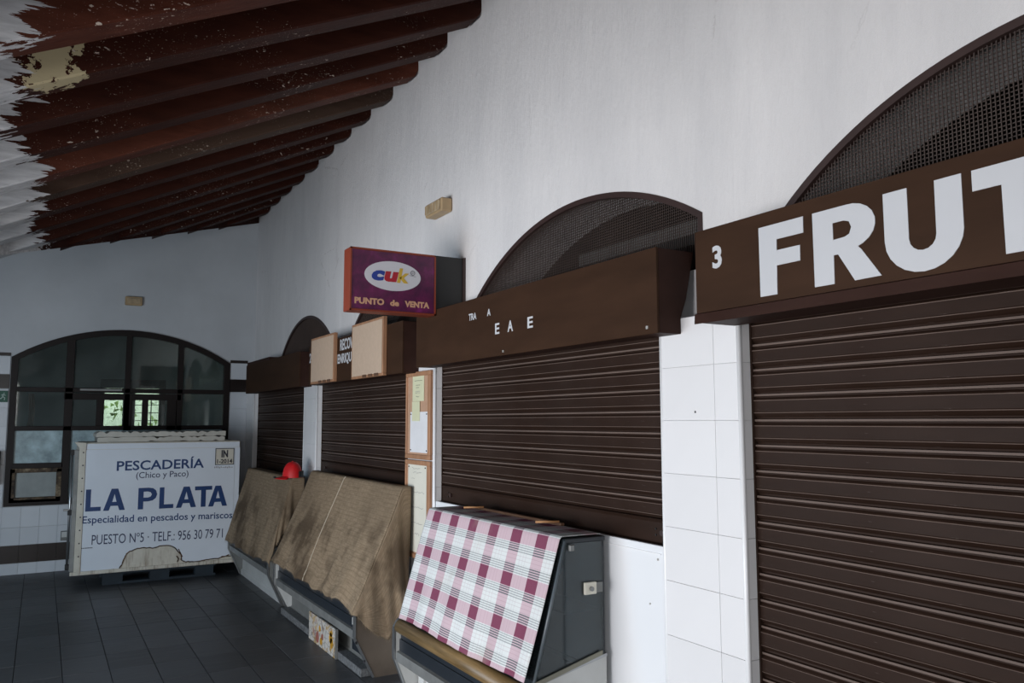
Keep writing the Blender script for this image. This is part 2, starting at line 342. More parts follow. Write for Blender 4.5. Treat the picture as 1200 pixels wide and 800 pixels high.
# ---------------------------------------------------------------- object helpers
def setp(o, label=None, cat=None, group=None, kind=None):
    if label: o['label'] = label
    if cat: o['category'] = cat
    if group: o['group'] = group
    if kind: o['kind'] = kind
    return o
def thing(name, label, cat, loc=(0, 0, 0), group=None):
    o = bpy.data.objects.new(name, None); COL.objects.link(o); o.location = loc
    o.empty_display_size = 0.1
    return setp(o, label, cat, group)
class MB:
    """collects shapes in WORLD coordinates and links them as one mesh object"""
    def __init__(s): s.bm = bmesh.new(); s.uv = None
    def face(s, pts):
        vs = [s.bm.verts.new(p) for p in pts]
        return s.bm.faces.new(vs)
    def box(s, a, b, bev=0.0):
        x0, x1 = sorted((a[0], b[0])); y0, y1 = sorted((a[1], b[1])); z0, z1 = sorted((a[2], b[2]))
        vs = [s.bm.verts.new(p) for p in ((x0,y0,z0),(x1,y0,z0),(x1,y1,z0),(x0,y1,z0),(x0,y0,z1),(x1,y0,z1),(x1,y1,z1),(x0,y1,z1))]
        fs = [s.bm.faces.new([vs[i] for i in q]) for q in ((3,2,1,0),(4,5,6,7),(0,1,5,4),(1,2,6,5),(2,3,7,6),(3,0,4,7))]
        if bev:
            es = {e for f in fs for e in f.edges}
            bmesh.ops.bevel(s.bm, geom=list(es), offset=bev, segments=1, affect='EDGES', profile=0.6)
        return s
    def prism(s, pts, axis, a, b):
        """extrude a 2-D outline along an axis (0: pts=(y,z); 1: pts=(x,z); 2: pts=(x,y))"""
        def P(p, t):
            return (t, p[0], p[1]) if axis == 0 else (p[0], t, p[1]) if axis == 1 else (p[0], p[1], t)
        A = [s.bm.verts.new(P(p, a)) for p in pts]; B = [s.bm.verts.new(P(p, b)) for p in pts]
        n = len(pts)
        s.bm.faces.new(A); s.bm.faces.new(B[::-1])
        for i in range(n): s.bm.faces.new((A[i], B[i], B[(i+1) % n], A[(i+1) % n]))
        return s
    def tube(s, pts, r, n=8, cap=True):
        pts = [Vector(p) for p in pts]; rings = []
        for i, p in enumerate(pts):
            d = (pts[min(i+1, len(pts)-1)] - pts[max(i-1, 0)]).normalized()
            ref = Vector((0, 0, 1)) if abs(d.z) < 0.9 else Vector((1, 0, 0))
            a = d.cross(ref).normalized(); b = d.cross(a)
            rings.append([s.bm.verts.new(p + (a*math.cos(t) + b*math.sin(t))*r) for t in [2*math.pi*j/n for j in range(n)]])
        for q in range(len(rings)-1):
            for j in range(n): s.bm.faces.new((rings[q][j], rings[q][(j+1) % n], rings[q+1][(j+1) % n], rings[q+1][j]))
        if cap: s.bm.faces.new(rings[0][::-1]); s.bm.faces.new(rings[-1])
        return s
    def grid(s, f, nu, nv, uvf=None):
        vs = [[s.bm.verts.new(f(i/nu, j/nv)) for j in range(nv+1)] for i in range(nu+1)]
        L = s.bm.loops.layers.uv.verify() if uvf else None
        for i in range(nu):
            for j in range(nv):
                fc = s.bm.faces.new((vs[i][j], vs[i+1][j], vs[i+1][j+1], vs[i][j+1]))
                if uvf:
                    for lp, (a, b) in zip(fc.loops, ((i, j), (i+1, j), (i+1, j+1), (i, j+1))):
                        lp[L].uv = uvf(a/nu, b/nv)
        return s
    def build(s, name, mat, parent=None, smooth=False, recalc=True, origin=None):
        if recalc: bmesh.ops.recalc_face_normals(s.bm, faces=s.bm.faces)
        me = bpy.data.meshes.new(name)
        T = Vector(origin) if origin else (parent_world(parent) if parent else Vector())
        if T.length: bmesh.ops.translate(s.bm, verts=s.bm.verts, vec=-T)
        s.bm.to_mesh(me); s.bm.free()
        if smooth:
            for p in me.polygons: p.use_smooth = True
        me.materials.append(mat if not isinstance(mat, str) else M[mat])
        o = bpy.data.objects.new(name, me); COL.objects.link(o)
        if parent: o.parent = parent; o.location = T - parent_world(parent)
        else: o.location = T
        return o
def parent_world(p):
    v = Vector(p.location)
    while p.parent: p = p.parent; v += Vector(p.location)
    return v
def copy_to(o, loc, parent=None):
    c = o.copy(); COL.objects.link(c); c.parent = parent; c.location = loc
    return c
def bx(name, a, b, mat, parent=None, bev=0.0, **kw):
    return MB().box(a, b, bev).build(name, mat, parent, **kw)

# text laid on a plane:  face 'L' looks towards -x (left to right = falling y), face 'F' looks towards -y
_tc = {}
def text_verts(s, bold):
    key = (s, bold)
    if key in _tc: return _tc[key]
    cu = bpy.data.curves.new('letters', 'FONT'); cu.body = s; cu.offset = bold; cu.resolution_u = 3
    o = bpy.data.objects.new('letters', cu); COL.objects.link(o)
    bpy.context.view_layer.update()
    me = bpy.data.meshes.new_from_object(o.evaluated_get(bpy.context.evaluated_depsgraph_get()))
    vs = [v.co.copy() for v in me.vertices]; fs = [tuple(p.vertices) for p in me.polygons]
    bpy.data.objects.remove(o); bpy.data.curves.remove(cu); bpy.data.meshes.remove(me)
    _tc[key] = (vs, fs); return vs, fs
def text(name, s, face, plane, a0, z0, w, h, mat, parent, bold=0.0, slant=0.0, tilt=0.0, label=None):
    vs, fs = text_verts(s, bold)
    x0 = min(v.x for v in vs); x1 = max(v.x for v in vs); y0 = min(v.y for v in vs); y1 = max(v.y for v in vs)
    m = MB(); T = 0.0012
    def put(v, d):
        q = (v.y-y0)/(y1-y0); u = (v.x-x0)/(x1-x0)*w + slant*q*h; zz = z0 + q*h + tilt*u
        return (plane-d, a0-u, zz) if face == 'L' else (a0+u, plane-d, zz)
    B = [m.bm.verts.new(put(v, T)) for v in vs]
    for f in fs:
        try: m.bm.faces.new([B[i] for i in f])
        except ValueError: pass
    bmesh.ops.remove_doubles(m.bm, verts=m.bm.verts, dist=1e-5)
    r = bmesh.ops.extrude_face_region(m.bm, geom=m.bm.faces[:])
    mv = [e for e in r['geom'] if isinstance(e, bmesh.types.BMVert)]
    bmesh.ops.translate(m.bm, verts=mv, vec=(T, 0, 0) if face == 'L' else (0, T, 0))
    o = m.build(name, mat, parent)
    if label: o['label'] = label
    return o
def outline(name, loops, face, plane, mat, parent, t=0.002, label=None):
    """flat lettering cut from outlines given as (y,z) or (x,z); extra loops are holes"""
    cu = bpy.data.curves.new('cut', 'CURVE'); cu.dimensions = '2D'; cu.fill_mode = 'BOTH'; cu.extrude = t/2
    for lp in loops:
        sp = cu.splines.new('POLY'); sp.points.add(len(lp)-1); sp.use_cyclic_u = True
        for p, q in zip(sp.points, lp): p.co = (q[0], q[1], 0, 1)
    o = bpy.data.objects.new('cut', cu); COL.objects.link(o); bpy.context.view_layer.update()
    me = bpy.data.meshes.new_from_object(o.evaluated_get(bpy.context.evaluated_depsgraph_get()))
    m = MB()
    V = [m.bm.verts.new((plane-t/2+v.co.z, v.co.x, v.co.y) if face == 'L' else (v.co.x, plane-t/2+v.co.z, v.co.y)) for v in me.vertices]
    for p in me.polygons:
        try: m.bm.faces.new([V[i] for i in p.vertices])
        except ValueError: pass
    bpy.data.objects.remove(o); bpy.data.curves.remove(cu); bpy.data.meshes.remove(me)
    bmesh.ops.remove_doubles(m.bm, verts=m.bm.verts, dist=1e-6)
    o = m.build(name, mat, parent)
    if label: o['label'] = label
    return o

YB = 10.13            # back wall
YF = 16.0             # far wall of the hall behind the glazed partition
# ---------------------------------------------------------------- floor
floor = setp(bx('floor', (-6.2, -6.0, -0.12), (0.1, YF, -0.006), 'floor_grout'), kind='structure')
TX, TY = 0.2685, 0.395
tile = MB().box((-TX/2+0.0025, -TY/2+0.0025, -0.006), (TX/2-0.0025, TY/2-0.0025, 0.0), 0.001).build('tile', 'tile_floor', floor)
first = True; rest = MB()
for i in range(-24, 2):
    for j in range(-16, 42):
        cx = -1.15 + (i+0.5)*TX + 1.15 - 1.155 + 4*TX ; cy = 7.56 + (j-15.5)*TY
        if cx > 0.02 or cx < -6.1 or cy < -5.7 or cy > YF-0.2: continue
        if -3.4 < cx and 4.3 < cy < YB:
            if first: tile.location = (cx, cy, random.uniform(-0.0008, 0.0008)); first = False
            else: copy_to(tile, (cx, cy, random.uniform(-0.0008, 0.0008)), floor)
        else:
            rest.box((cx-TX/2+0.0025, cy-TY/2+0.0025, -0.006), (cx+TX/2-0.0025, cy+TY/2-0.0025, 0.0))
setp(rest.build('tile_field', 'tile_floor', floor), kind='stuff')
setp(bx('ground', (-30, -30, -0.3), (30, 40, -0.13), 'concrete'), kind='structure')

# ---------------------------------------------------------------- right wall with arched vents
WX0, WX1 = 0.08, 0.43
ARCH = [(1.00, 1.40, 2.685, 0.07, 1.93), (3.22, 1.70, 2.68, 2.32, 4.28), (5.66, 1.30, 2.66, 4.73, 6.60), (7.90, 1.40, 2.64, 7.02, 8.83),
        (10.95, 1.4, 2.64, 10.35, 11.8), (13.3, 1.4, 2.64, 12.4, 14.2)]
def arch_z(a, y): return a[2] - (a[1] - math.sqrt(max(0, a[1]**2 - (y-a[0])**2)))
PIL = [(-0.50, -0.08), (2.07, 2.505), (4.67, 5.09), (7.22, 7.63), (9.74, YB)]
def wall_profile():
    """lower edge of the plaster wall along y"""
    pts = [(-6.0, 0.0)]
    evs = []
    for (a, b) in [(-0.5, 1)]: pass
    return pts
m = MB()
def wall_seg(y0, y1, zl0, zl1, zt):
    x0, x1 = WX0, WX1
    P = [(y0, zl0), (y1, zl1), (y1, zt), (y0, zt)]
    m.face([(x0, y, z) for y, z in P]); m.face([(x1, y, z) for y, z in P][::-1])
    m.face([(x0, y0, zl0), (x1, y0, zl0), (x1, y1, zl1), (x0, y1, zl1)])
ys = sorted(set([-6.0, YF] + [a[3] for a in ARCH] + [a[4] for a in ARCH] +
                [a[3] + (a[4]-a[3])*i/28 for a in ARCH for i in range(1, 28)] + [0.25*i for i in range(-24, 65) if not any(a[3] < 0.25*i < a[4] for a in ARCH)]))
ZT = 4.6
for y0, y1 in zip(ys, ys[1:]):
    mid = (y0+y1)/2; a = next((a for a in ARCH if a[3] <= mid <= a[4]), None)
    if a:
        wall_seg(y0, y1, arch_z(a, y0), arch_z(a, y1), ZT)
        lo = 1.98 if y1 < YB+.05 else 0.0
        for X in (WX0, WX1): m.face([(X, y0, lo), (X, y1, lo), (X, y1, 2.2), (X, y0, 2.2)])
        m.face([(WX0, y0, 2.2), (WX1, y0, 2.2), (WX1, y1, 2.2), (WX0, y1, 2.2)])
    else: wall_seg(y0, y1, 1.98 if y1 < YB+.05 and y0 > -0.6 else 0.0, 1.98 if y1 < YB+.05 and y0 > -0.6 else 0.0, ZT)
for a in ARCH:
    for ye in (a[3], a[4]):
        m.face([(WX0, ye, 2.2), (WX1, ye, 2.2), (WX1, ye, arch_z(a, ye)), (WX0, ye, arch_z(a, ye))])
bmesh.ops.remove_doubles(m.bm, verts=m.bm.verts, dist=1e-4)
wall_r = setp(m.build('wall_right', 'plaster'), kind='structure')
# dark stall interiors behind the shutters
m = MB()
m.box((3.2, -6, -0.1), (3.3, YF, 4.6)); m.box((0.44, -6, 3.3), (3.2, YF, 3.4)); m.box((0.12, -6, -0.1), (3.2, YF, 0.0))
m.box((0.44, -6, 0), (3.2, -5.9, 3.3)); m.box((0.44, YF-.1, 0), (3.2, YF, 3.3))
for y in (-0.3, 2.28, 4.88, 7.42, 9.93, 12.1): m.box((0.44, y-.05, 0), (3.2, y+.05, 3.3))
setp(m.build('wall_stall_interior', 'dark'), kind='structure')
bx('lintel_beam', (0.46, 2.34, 2.475), (0.62, 3.72, 2.54), 'case_grey', wall_r)

# tiled pillars: grout core, tile faces, jamb tiles, rounded corner bead
def tiles_on(face, plane, a0, a1, z0, z1, tw, th, mat, parent, zoff=0.0, aoff=0.0, name='tile', depth=0.008, g=0.0008):
    """tiles as separate children; face 'L': a=y, looks to -x; 'N': a=x, looks to -y"""
    cache = {}
    nz = int(math.ceil((z1-z0+th)/th)) + 1; na = int(math.ceil((a1-a0+tw)/tw)) + 1
    out = []
    for i in range(-1, na):
        for j in range(-1, nz):
            p0 = max(a0, a0+aoff+i*tw); p1 = min(a1, a0+aoff+(i+1)*tw)
            q0 = max(z0, z0+zoff+j*th); q1 = min(z1, z0+zoff+(j+1)*th)
            if p1-p0 < 0.01 or q1-q0 < 0.01: continue
            key = (round(p1-p0, 4), round(q1-q0, 4))
            w, h = (p1-p0)/2-g, (q1-q0)/2-g
            c = ((plane, (p0+p1)/2, (q0+q1)/2) if face == 'L' else ((p0+p1)/2, plane, (q0+q1)/2))
            pw = parent_world(parent); loc = Vector(c) - pw
            jit = random.uniform(-0.0004, 0.0004)
            if face == 'L': loc.x += jit
            else: loc.y += jit
            if key not in cache:
                mb = MB()
                if face == 'L': mb.box((0, -w, -h), (depth, w, h), 0.0006)
                else: mb.box((-w, 0, -h), (w, depth, h), 0.0006)
                bmesh.ops.recalc_face_normals(mb.bm, faces=mb.bm.faces)
                me = bpy.data.meshes.new(name); mb.bm.to_mesh(me); mb.bm.free(); me.materials.append(M[mat]); cache[key] = me
            o = bpy.data.objects.new(name, cache[key]); COL.objects.link(o); o.parent = parent; o.location = loc; out.append(o)
    return out
PZ = 2.0
for i, (y0, y1) in enumerate(PIL):
    core = setp(bx('trim_%d' % (i+1), (0.008, y0+0.008, 0.0), (0.43, y1-(0.008 if i < 4 else 0), PZ), 'grout'), kind='structure')
    if i == 0:
        pass
    tiles_on('L', 0.0, y0+0.008, y1-0.008 if i < 4 else y1, 0.0, PZ, 0.297, 0.2075, 'tile_white', core, zoff=-0.06,
             aoff=(y1-y0-0.016)-0.297*2)
    tiles_on('N', y0, 0.008, 0.085, 0.0, PZ, 0.3, 0.2075, 'tile_white', core, zoff=-0.06)
    MB().tube([(0.008, y0+0.008, 0), (0.008, y0+0.008, PZ)], 0.0105, 10).build('corner_bead', 'bead', core, smooth=True)
    if i < 4: MB().tube([(0.008, y1-0.008, 0), (0.008, y1-0.008, PZ)], 0.0105, 10).build('corner_bead', 'bead', core, smooth=True)
# screw hole in the near pillar
bx('screw_hole', (-0.002, 2.30, 1.628), (0.003, 2.306, 1.636), 'ink', bpy.data.objects['trim_2'])

# vent grilles in the arches
GL = {0: ('curved wire mesh vent above the white lettered sign, cut by the right edge', None),
      1: ('arched wire mesh vent above the brown fascia with few loose letters', None),
      2: ('dark arched vent half hidden behind the purple sign', None),
      3: ('farthest arched vent, dark and narrow, near the room corner', None)}
for i in range(4):
    a = ARCH[i]; y0, y1 = a[3], a[4]; zb = 2.203
    t = thing('vent_grille', GL[i][0], 'vent', (WX0, a[0], zb))
    N = 36; T = 0.026
    outer = [(y0, zb)] + [(y0+(y1-y0)*q/N, arch_z(a, y0+(y1-y0)*q/N)) for q in range(N+1)] + [(y1, zb)]
    ai = (a[0], a[1]-T, a[2]-T)
    yi0, yi1 = y0+T, y1-T
    inner = [(yi0, zb)] + [(yi0+(yi1-yi0)*q/N, arch_z(ai, yi0+(yi1-yi0)*q/N)) for q in range(N+1)] + [(yi1, zb)]
    m = MB(); X0, X1 = WX0-0.004, WX0+0.03
    O0 = [m.bm.verts.new((X0, *p)) for p in outer]; I0 = [m.bm.verts.new((X0, *p)) for p in inner]
    O1 = [m.bm.verts.new((X1, *p)) for p in outer]; I1 = [m.bm.verts.new((X1, *p)) for p in inner]
    for q in range(len(outer)-1):
        m.bm.faces.new((O0[q], O0[q+1], I0[q+1], I0[q])); m.bm.faces.new((O1[q], O1[q+1], I1[q+1], I1[q]))
        m.bm.faces.new((I0[q], I0[q+1], I1[q+1], I1[q])); m.bm.faces.new((O0[q], O0[q+1], O1[q+1], O1[q]))
    m.build('frame', 'vent', t)
    m = MB(); s = 0.0125; rw = 0.0016
    y = yi0 + s
    while y < yi1:
        z1 = arch_z(ai, y)
        if z1 > zb+.01: m.box((WX0+0.012, y-rw, zb+0.01), (WX0+0.012+2*rw, y+rw, z1))
        y += s
    z = zb + 0.15
    while z < ai[2]:
        dz = ai[1] - (ai[2]-z); hw = math.sqrt(max(0, ai[1]**2 - dz**2)) if dz > 0 else 9
        ya, yb = max(yi0, a[0]-hw), min(yi1, a[0]+hw)
        if yb > ya: m.box((WX0+0.0155, ya, z-rw), (WX0+0.0155+2*rw, yb, z+rw))
        z += s
    setp(m.build('wire_mesh', 'wire', t), kind='stuff')

# ---------------------------------------------------------------- roof
RB, RS = 4.045, 0.48
def roof_z(x): return RB + RS*x          # underside of the rafters of the wing along the right wall
XE = -3.55                               # eaves towards the courtyard
def hip_x(y): return (y - 10.08)/1.2     # plan line of the hip where the back wing begins
HZ = 0.27
XR = 0.43
m = MB()
yh = 10.08 + 1.2*XE
P = lambda x, y, d: (x, y, roof_z(x)+d)
near = [(XE, -6.0), (XR, -6.0), (XR, 10.08+1.2*XR), (XE, yh)]
for d in (HZ, HZ+0.12): m.face([P(x, y, d) for x, y in near])
far = [(-6.6, YB+0.0), (XR, YB+0.0), (XR, YF), (-6.6, YF)]
for d in (HZ, HZ+0.12): m.face([P(max(x, XE), y, d) for x, y in far])
# back wing: falls from the back wall towards the courtyard
def wing_z(y): return roof_z(0.04) - 0.40*(YB-y)
bw = [(XE, yh), (0.08, 10.176), (-6.6, YB+0.05), (-6.6, yh)]
for d in (HZ, HZ+0.12): m.face([(x, y, wing_z(y)+d) for x, y in bw])
m.face([P(XE, -6, HZ), P(XE, -6, HZ+.12), P(XE, yh, HZ+.12), P(XE, yh, HZ)])
m.face([(-6.6, yh, wing_z(yh)+HZ), (XE, yh, wing_z(yh)+HZ), (XE, yh, wing_z(yh)+HZ+.12), (-6.6, yh, wing_z(yh)+HZ+.12)])
ceiling = setp(m.build('ceiling', 'deck'), kind='structure')
def rafter(y, x_end, mat):
    W, c, L, b, x0 = 0.155, 0.036, 0.08-x_end, 0.008, 0.08
    bm = bmesh.new()
    if L < 0.2: return
    prof = [(0.0, c), (-c*0.7, 0.0), (-L, 0.0), (-L, HZ), (0.0, HZ)]
    Q = lambda x, yy, z: (x0+x, y+yy, RB+RS*(x0+x) + z)
    A = [bm.verts.new(Q(x, b if z == 0 else 0, z)) for x, z in prof]
    A2 = [bm.verts.new(Q(x, 0, z+b)) for x, z in prof[:3]]
    B = [bm.verts.new(Q(x, W-b if z == 0 else W, z)) for x, z in prof]
    B2 = [bm.verts.new(Q(x, W, z+b)) for x, z in prof[:3]]
    F = bm.faces.new
    F((A2[0], A2[1], A2[2], A[3], A[4])); F((B2[2], B2[1], B2[0], B[4], B[3]))
    F((A[0], A[1], A2[1], A2[0])); F((A[1], A[2], A2[2], A2[1])); F((B[1], B[0], B2[0], B2[1])); F((B[2], B[1], B2[1], B2[2]))
    F((A[0], B[0], B[1], A[1])); F((A[1], B[1], B[2], A[2])); F((A[3], B[3], B[4], A[4]))
    F((A[0], A2[0], A[4], B[4], B2[0], B[0])); F((A[2], B[2], B2[2], B[3], A[3], A2[2]))
    es = [e for e in bm.edges if abs(e.verts[0].co.x - e.verts[1].co.x) > L*0.7]
    bmesh.ops.subdivide_edges(bm, edges=es, cuts=5)
    for v in bm.verts:
        v.co.z += 0.005*math.sin(v.co.x*2.1+y*3); v.co.y += 0.004*math.sin(v.co.x*1.3+y)
    bmesh.ops.recalc_face_normals(bm, faces=bm.faces)
    me = bpy.data.meshes.new('rafter'); bm.to_mesh(me); bm.free(); me.materials.append(M[mat])
    o = bpy.data.objects.new('rafter', me); COL.objects.link(o); o.parent = ceiling
for kk in range(-20, 25):
    y = 4.195 + kk*0.4835
    if y < -5.9 or y > YF-0.2: continue
    xe = XE if y > YB else max(XE, hip_x(y))
    rafter(y, xe, 'rafter_bare' if kk == 3 else ('rafter_red' if kk in (2, -2) else 'rafter'))
# hip beam and the rafters of the back wing
h0 = Vector((XE, yh, roof_z(XE))); h1 = Vector((0.08, 10.176, roof_z(0.08))); dd = Vector((h1.x-h0.x, h1.y-h0.y, 0)).normalized(); nn = Vector((-dd.y, dd.x, 0))*0.05
m = MB(); A = [m.bm.verts.new(h0+o_) for o_ in (-nn, nn, nn+Vector((0, 0, HZ)), -nn+Vector((0, 0, HZ)))]; B = [m.bm.verts.new(h1+o_) for o_ in (-nn, nn, nn+Vector((0, 0, HZ)), -nn+Vector((0, 0, HZ)))]
m.bm.faces.new(A); m.bm.faces.new(B)
for q in range(4): m.bm.faces.new((A[q], A[(q+1) % 4], B[(q+1) % 4], B[q]))
m.build('hip_rafter', 'rafter', ceiling)
for q in range(13):
    x = -0.55 - 0.4835*q; ya = max(yh, 10.08+1.2*x+0.1) if x > XE else yh
    if YB-ya < 0.3: continue
    m = MB(); m.prism([(ya, wing_z(ya)), (YB, wing_z(YB)), (YB, wing_z(YB)+HZ), (ya, wing_z(ya)+HZ)], 0, x-.075, x+.075)
    m.build('rafter', 'rafter', ceiling)

# ---------------------------------------------------------------- back wall with arched glazed partition
WA = (-1.335, -2.46, -0.21)       # centre, left, right
def win_top(x):
    # circular arc through the jamb tops and the crown
    h, s = 0.345, 1.125; r = (s*s+h*h)/(2*h)
    return 2.64 - (r - math.sqrt(max(0, r*r-(x+1.335)**2)))
WZ0 = 0.71
m = MB()
xs = sorted(set([-6.2, -2.46, -0.21, 0.08] + [-2.46+2.25*i/32 for i in range(33)]))
Y0, Y1 = YB, YB+0.22
for x0, x1 in zip(xs, xs[1:]):
    mid = (x0+x1)/2; t0, t1 = 4.36, 4.36
    if -2.46 < mid < -0.21: segs = [(win_top(x0), win_top(x1), t0, t1), (0, 0, WZ0, WZ0)]
    else: segs = [(0, 0, t0, t1)]
    for a0, a1, b0, b1 in segs:
        for Y in (Y0, Y1): m.face([(x0, Y, a0), (x1, Y, a1), (x1, Y, b1), (x0, Y, b0)])
        if -2.46 < mid < -0.21:
            if a0 > 1: m.face([(x0, Y0, a0), (x1, Y0, a1), (x1, Y1, a1), (x0, Y1, a0)])
            else: m.face([(x0, Y0, b0), (x1, Y0, b1), (x1, Y1, b1), (x0, Y1, b0)])
for x in (-2.46, -0.21): m.face([(x, Y0, WZ0), (x, Y1, WZ0), (x, Y1, win_top(x)), (x, Y0, win_top(x))])
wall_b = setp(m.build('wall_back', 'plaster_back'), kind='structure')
TP = YB-0.012
def rowtiles(a0, a1, z0, z1, tw, mat):
    tiles_on('N', TP, a0, a1, z0, z1, tw, z1-z0, mat, wall_b, depth=0.0115)
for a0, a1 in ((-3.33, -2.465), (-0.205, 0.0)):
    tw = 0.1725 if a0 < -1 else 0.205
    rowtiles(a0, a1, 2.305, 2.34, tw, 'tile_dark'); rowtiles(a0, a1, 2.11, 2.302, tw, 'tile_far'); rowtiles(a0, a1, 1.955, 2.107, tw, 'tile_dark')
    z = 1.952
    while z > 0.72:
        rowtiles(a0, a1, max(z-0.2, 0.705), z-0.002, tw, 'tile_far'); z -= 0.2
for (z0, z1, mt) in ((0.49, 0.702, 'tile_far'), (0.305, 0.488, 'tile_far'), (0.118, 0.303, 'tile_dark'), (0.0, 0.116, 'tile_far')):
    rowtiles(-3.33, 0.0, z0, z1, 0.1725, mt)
# window: outer frame, mullions, transoms, panes
win = thing('window_1', None, None, (-1.335, YB+0.02, WZ0)); del_ = None
win['kind'] = 'structure'
FY0, FY1 = YB-0.03, YB+0.05
m = MB(); N = 32
xo = [-2.46+2.25*i/N for i in range(N+1)]; T = 0.065
outer = [(-2.46, WZ0)] + [(x, win_top(x)) for x in xo] + [(-0.21, WZ0)]
inner = [(-2.46+T, WZ0+T)] + [(-2.46+T+(2.25-2*T)*i/N, win_top(-2.46+T+(2.25-2*T)*i/N)-T) for i in range(N+1)] + [(-0.21-T, WZ0+T)]
A = [[m.bm.verts.new((p[0], Y, p[1])) for p in outer] for Y in (FY0, FY1)]
B = [[m.bm.verts.new((p[0], Y, p[1])) for p in inner] for Y in (FY0, FY1)]
n = len(outer)
for q in range(n):
    r = (q+1) % n
    m.bm.faces.new((A[0][q], A[0][r], B[0][r], B[0][q])); m.bm.faces.new((A[1][q], A[1][r], B[1][r], B[1][q]))
    m.bm.faces.new((B[0][q], B[0][r], B[1][r], B[1][q])); m.bm.faces.new((A[0][q], A[0][r], A[1][r], A[1][q]))
m.build('window_frame', 'frame_dark', win)
def bar(x0, x1, z0, z1, name='mullion', mat='frame_dark', dy=0.0):
    bx(name, (x0, FY0+0.004-dy, z0), (x1, FY1-0.004, z1), mat, win, 0.003)
MX = [(-1.945, -1.865), (-1.352, -1.295), (-0.795, -0.735)]
for i, (a, b) in enumerate(MX): bar(a, b, WZ0+0.02 if i == 0 else 1.50, win_top((a+b)/2)-0.03)
ZT0, ZT1 = 1.925, 1.975
bar(-2.42, -0.25, ZT0, ZT1, 'transom')
bar(-1.95, -0.75, 1.845, 1.915, 'door_head')
bar(-2.42, -0.25, 1.505, 1.555, 'transom')
bar(-2.42, -1.93, 1.105, 1.16, 'transom')
bx('shiny_rail', (-1.80, FY0-0.003, 1.945), (-1.38, FY0, 1.965), 'steel_dull', win)
bar(-1.63, -1.56, 1.555, 1.85, 'door_stile'); bar(-1.352, -1.27, 1.50, 1.85, 'door_stile'); bar(-1.16, -1.10, 1.555, 1.85, 'door_stile'); bar(-0.90, -0.80, 1.50, 1.85, 'door_stile')
cor = [(-2.415, -2.365, 0.765, 1.10), (-1.985, -1.935, 0.765, 1.10), (-2.415, -1.935, 0.745, 0.80), (-2.415, -1.935, 1.06, 1.105)]
for a, b, c_, d in cor: bar(a, b, c_, d, 'glazing_bead', 'corroded', 0.004)
def pane(x0, x1, z0, z1, mat='glass', top=False):
    m = MB(); N = 8
    if top:
        pts = [(x0, z0)] + [(x1, z0)] + [(x1-(x1-x0)*i/N, win_top(x1-(x1-x0)*i/N)-0.05) for i in range(N+1)]
        m.prism(pts, 1, YB+0.005, YB+0.011)
    else: m.box((x0, YB+0.005, z0), (x1, YB+0.011, z1))
    m.build('pane', mat, win)
cols = [(-2.41, -1.93), (-1.88, -1.34), (-1.31, -0.78), (-0.75, -0.255)]
for a, b in cols: pane(a, b, 1.96, 0, top=True)
for a, b in cols: pane(a, b, 1.54, 1.935)
pane(-2.41, -1.93, 1.15, 1.515, 'frosted'); pane(-2.40, -1.945, 0.77, 1.09, 'pane_dirty')
bx('pane', (-1.88, YB+0.005, WZ0+.05), (-0.255, YB+0.011, 1.52), 'frosted', win)
# notices/reflections seen in the left panes are things behind the glass
MB().grid(lambda u, v: (-2.30+0.06*u+0.02*math.sin(v*3), YB+0.5+0.012*math.sin(u*14), 1.50+0.42*v), 12, 4).build('curtain_strip', simple('pink_cloth', (0.42, 0.25, 0.24), 0.8), win)
# hall beyond the partition
m = MB()
def rect(x0, x1, z0, z1): m.box((x0, YF, z0), (x1, YF+0.2, z1))
rect(-6.2, -1.28, 0, 4.6); rect(-0.2, 0.43, 0, 4.6); rect(-1.28, -0.2, 2.36, 4.6)
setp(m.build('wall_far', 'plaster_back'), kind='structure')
d = thing('door_1', None, None, (-0.74, YF, 0)); d['kind'] = 'structure'
m = MB()
for a, b in ((-1.28, -1.20), (-0.90, -0.70), (-0.30, -0.2)): m.box((a, YF+.05, 0), (b, YF+.12, 2.36))
for a, b in ((2.20, 2.36), (2.02, 2.10), (0.0, 1.48)): m.box((-1.28, YF+.052, a), (-0.2, YF+.118, b))
m.build('door_frame', 'frame_dark', d)
m = MB()
for xx in (-0.57, -0.43): m.box((xx-.008, YF+.07, 1.48), (xx+.008, YF+.09, 2.02))
for zz in (1.62, 1.76, 1.9): m.box((-0.70, YF+.07, zz-.006), (-0.30, YF+.09, zz+.006))
m.build('muntin', 'frame_dark', d)
bx('pane', (-1.2, YF+.08, 1.48), (-0.3, YF+.085, 2.2), 'glass', d)
random.seed(11)
t = thing('garden_shrub', 'green shrub in daylight outside the far glazed door', 'shrub', (-0.6, YF+1.6, 0))
m = MB()
for _ in range(420):
    p = Vector((random.uniform(-1.8, 0.8), YF+1.6+random.uniform(-.4, .4), random.uniform(0.3, 2.05)))
    q = [p+Vector((random.uniform(-.09, .09), random.uniform(-.05, .05), random.uniform(-.09, .09))) for _ in range(3)]
    m.face(q)
setp(m.build('foliage', 'foliage', t, recalc=False), kind='stuff')
setp(bx('wall_garden', (-4, YF+3.0, -0.13), (3, YF+3.2, 2.6), 'plaster'), kind='structure')
MB().tube([(-0.6, YF+1.6, -0.13), (-0.55, YF+1.6, 1.2)], 0.04, 7).build('trunk', 'wood_dark', t)
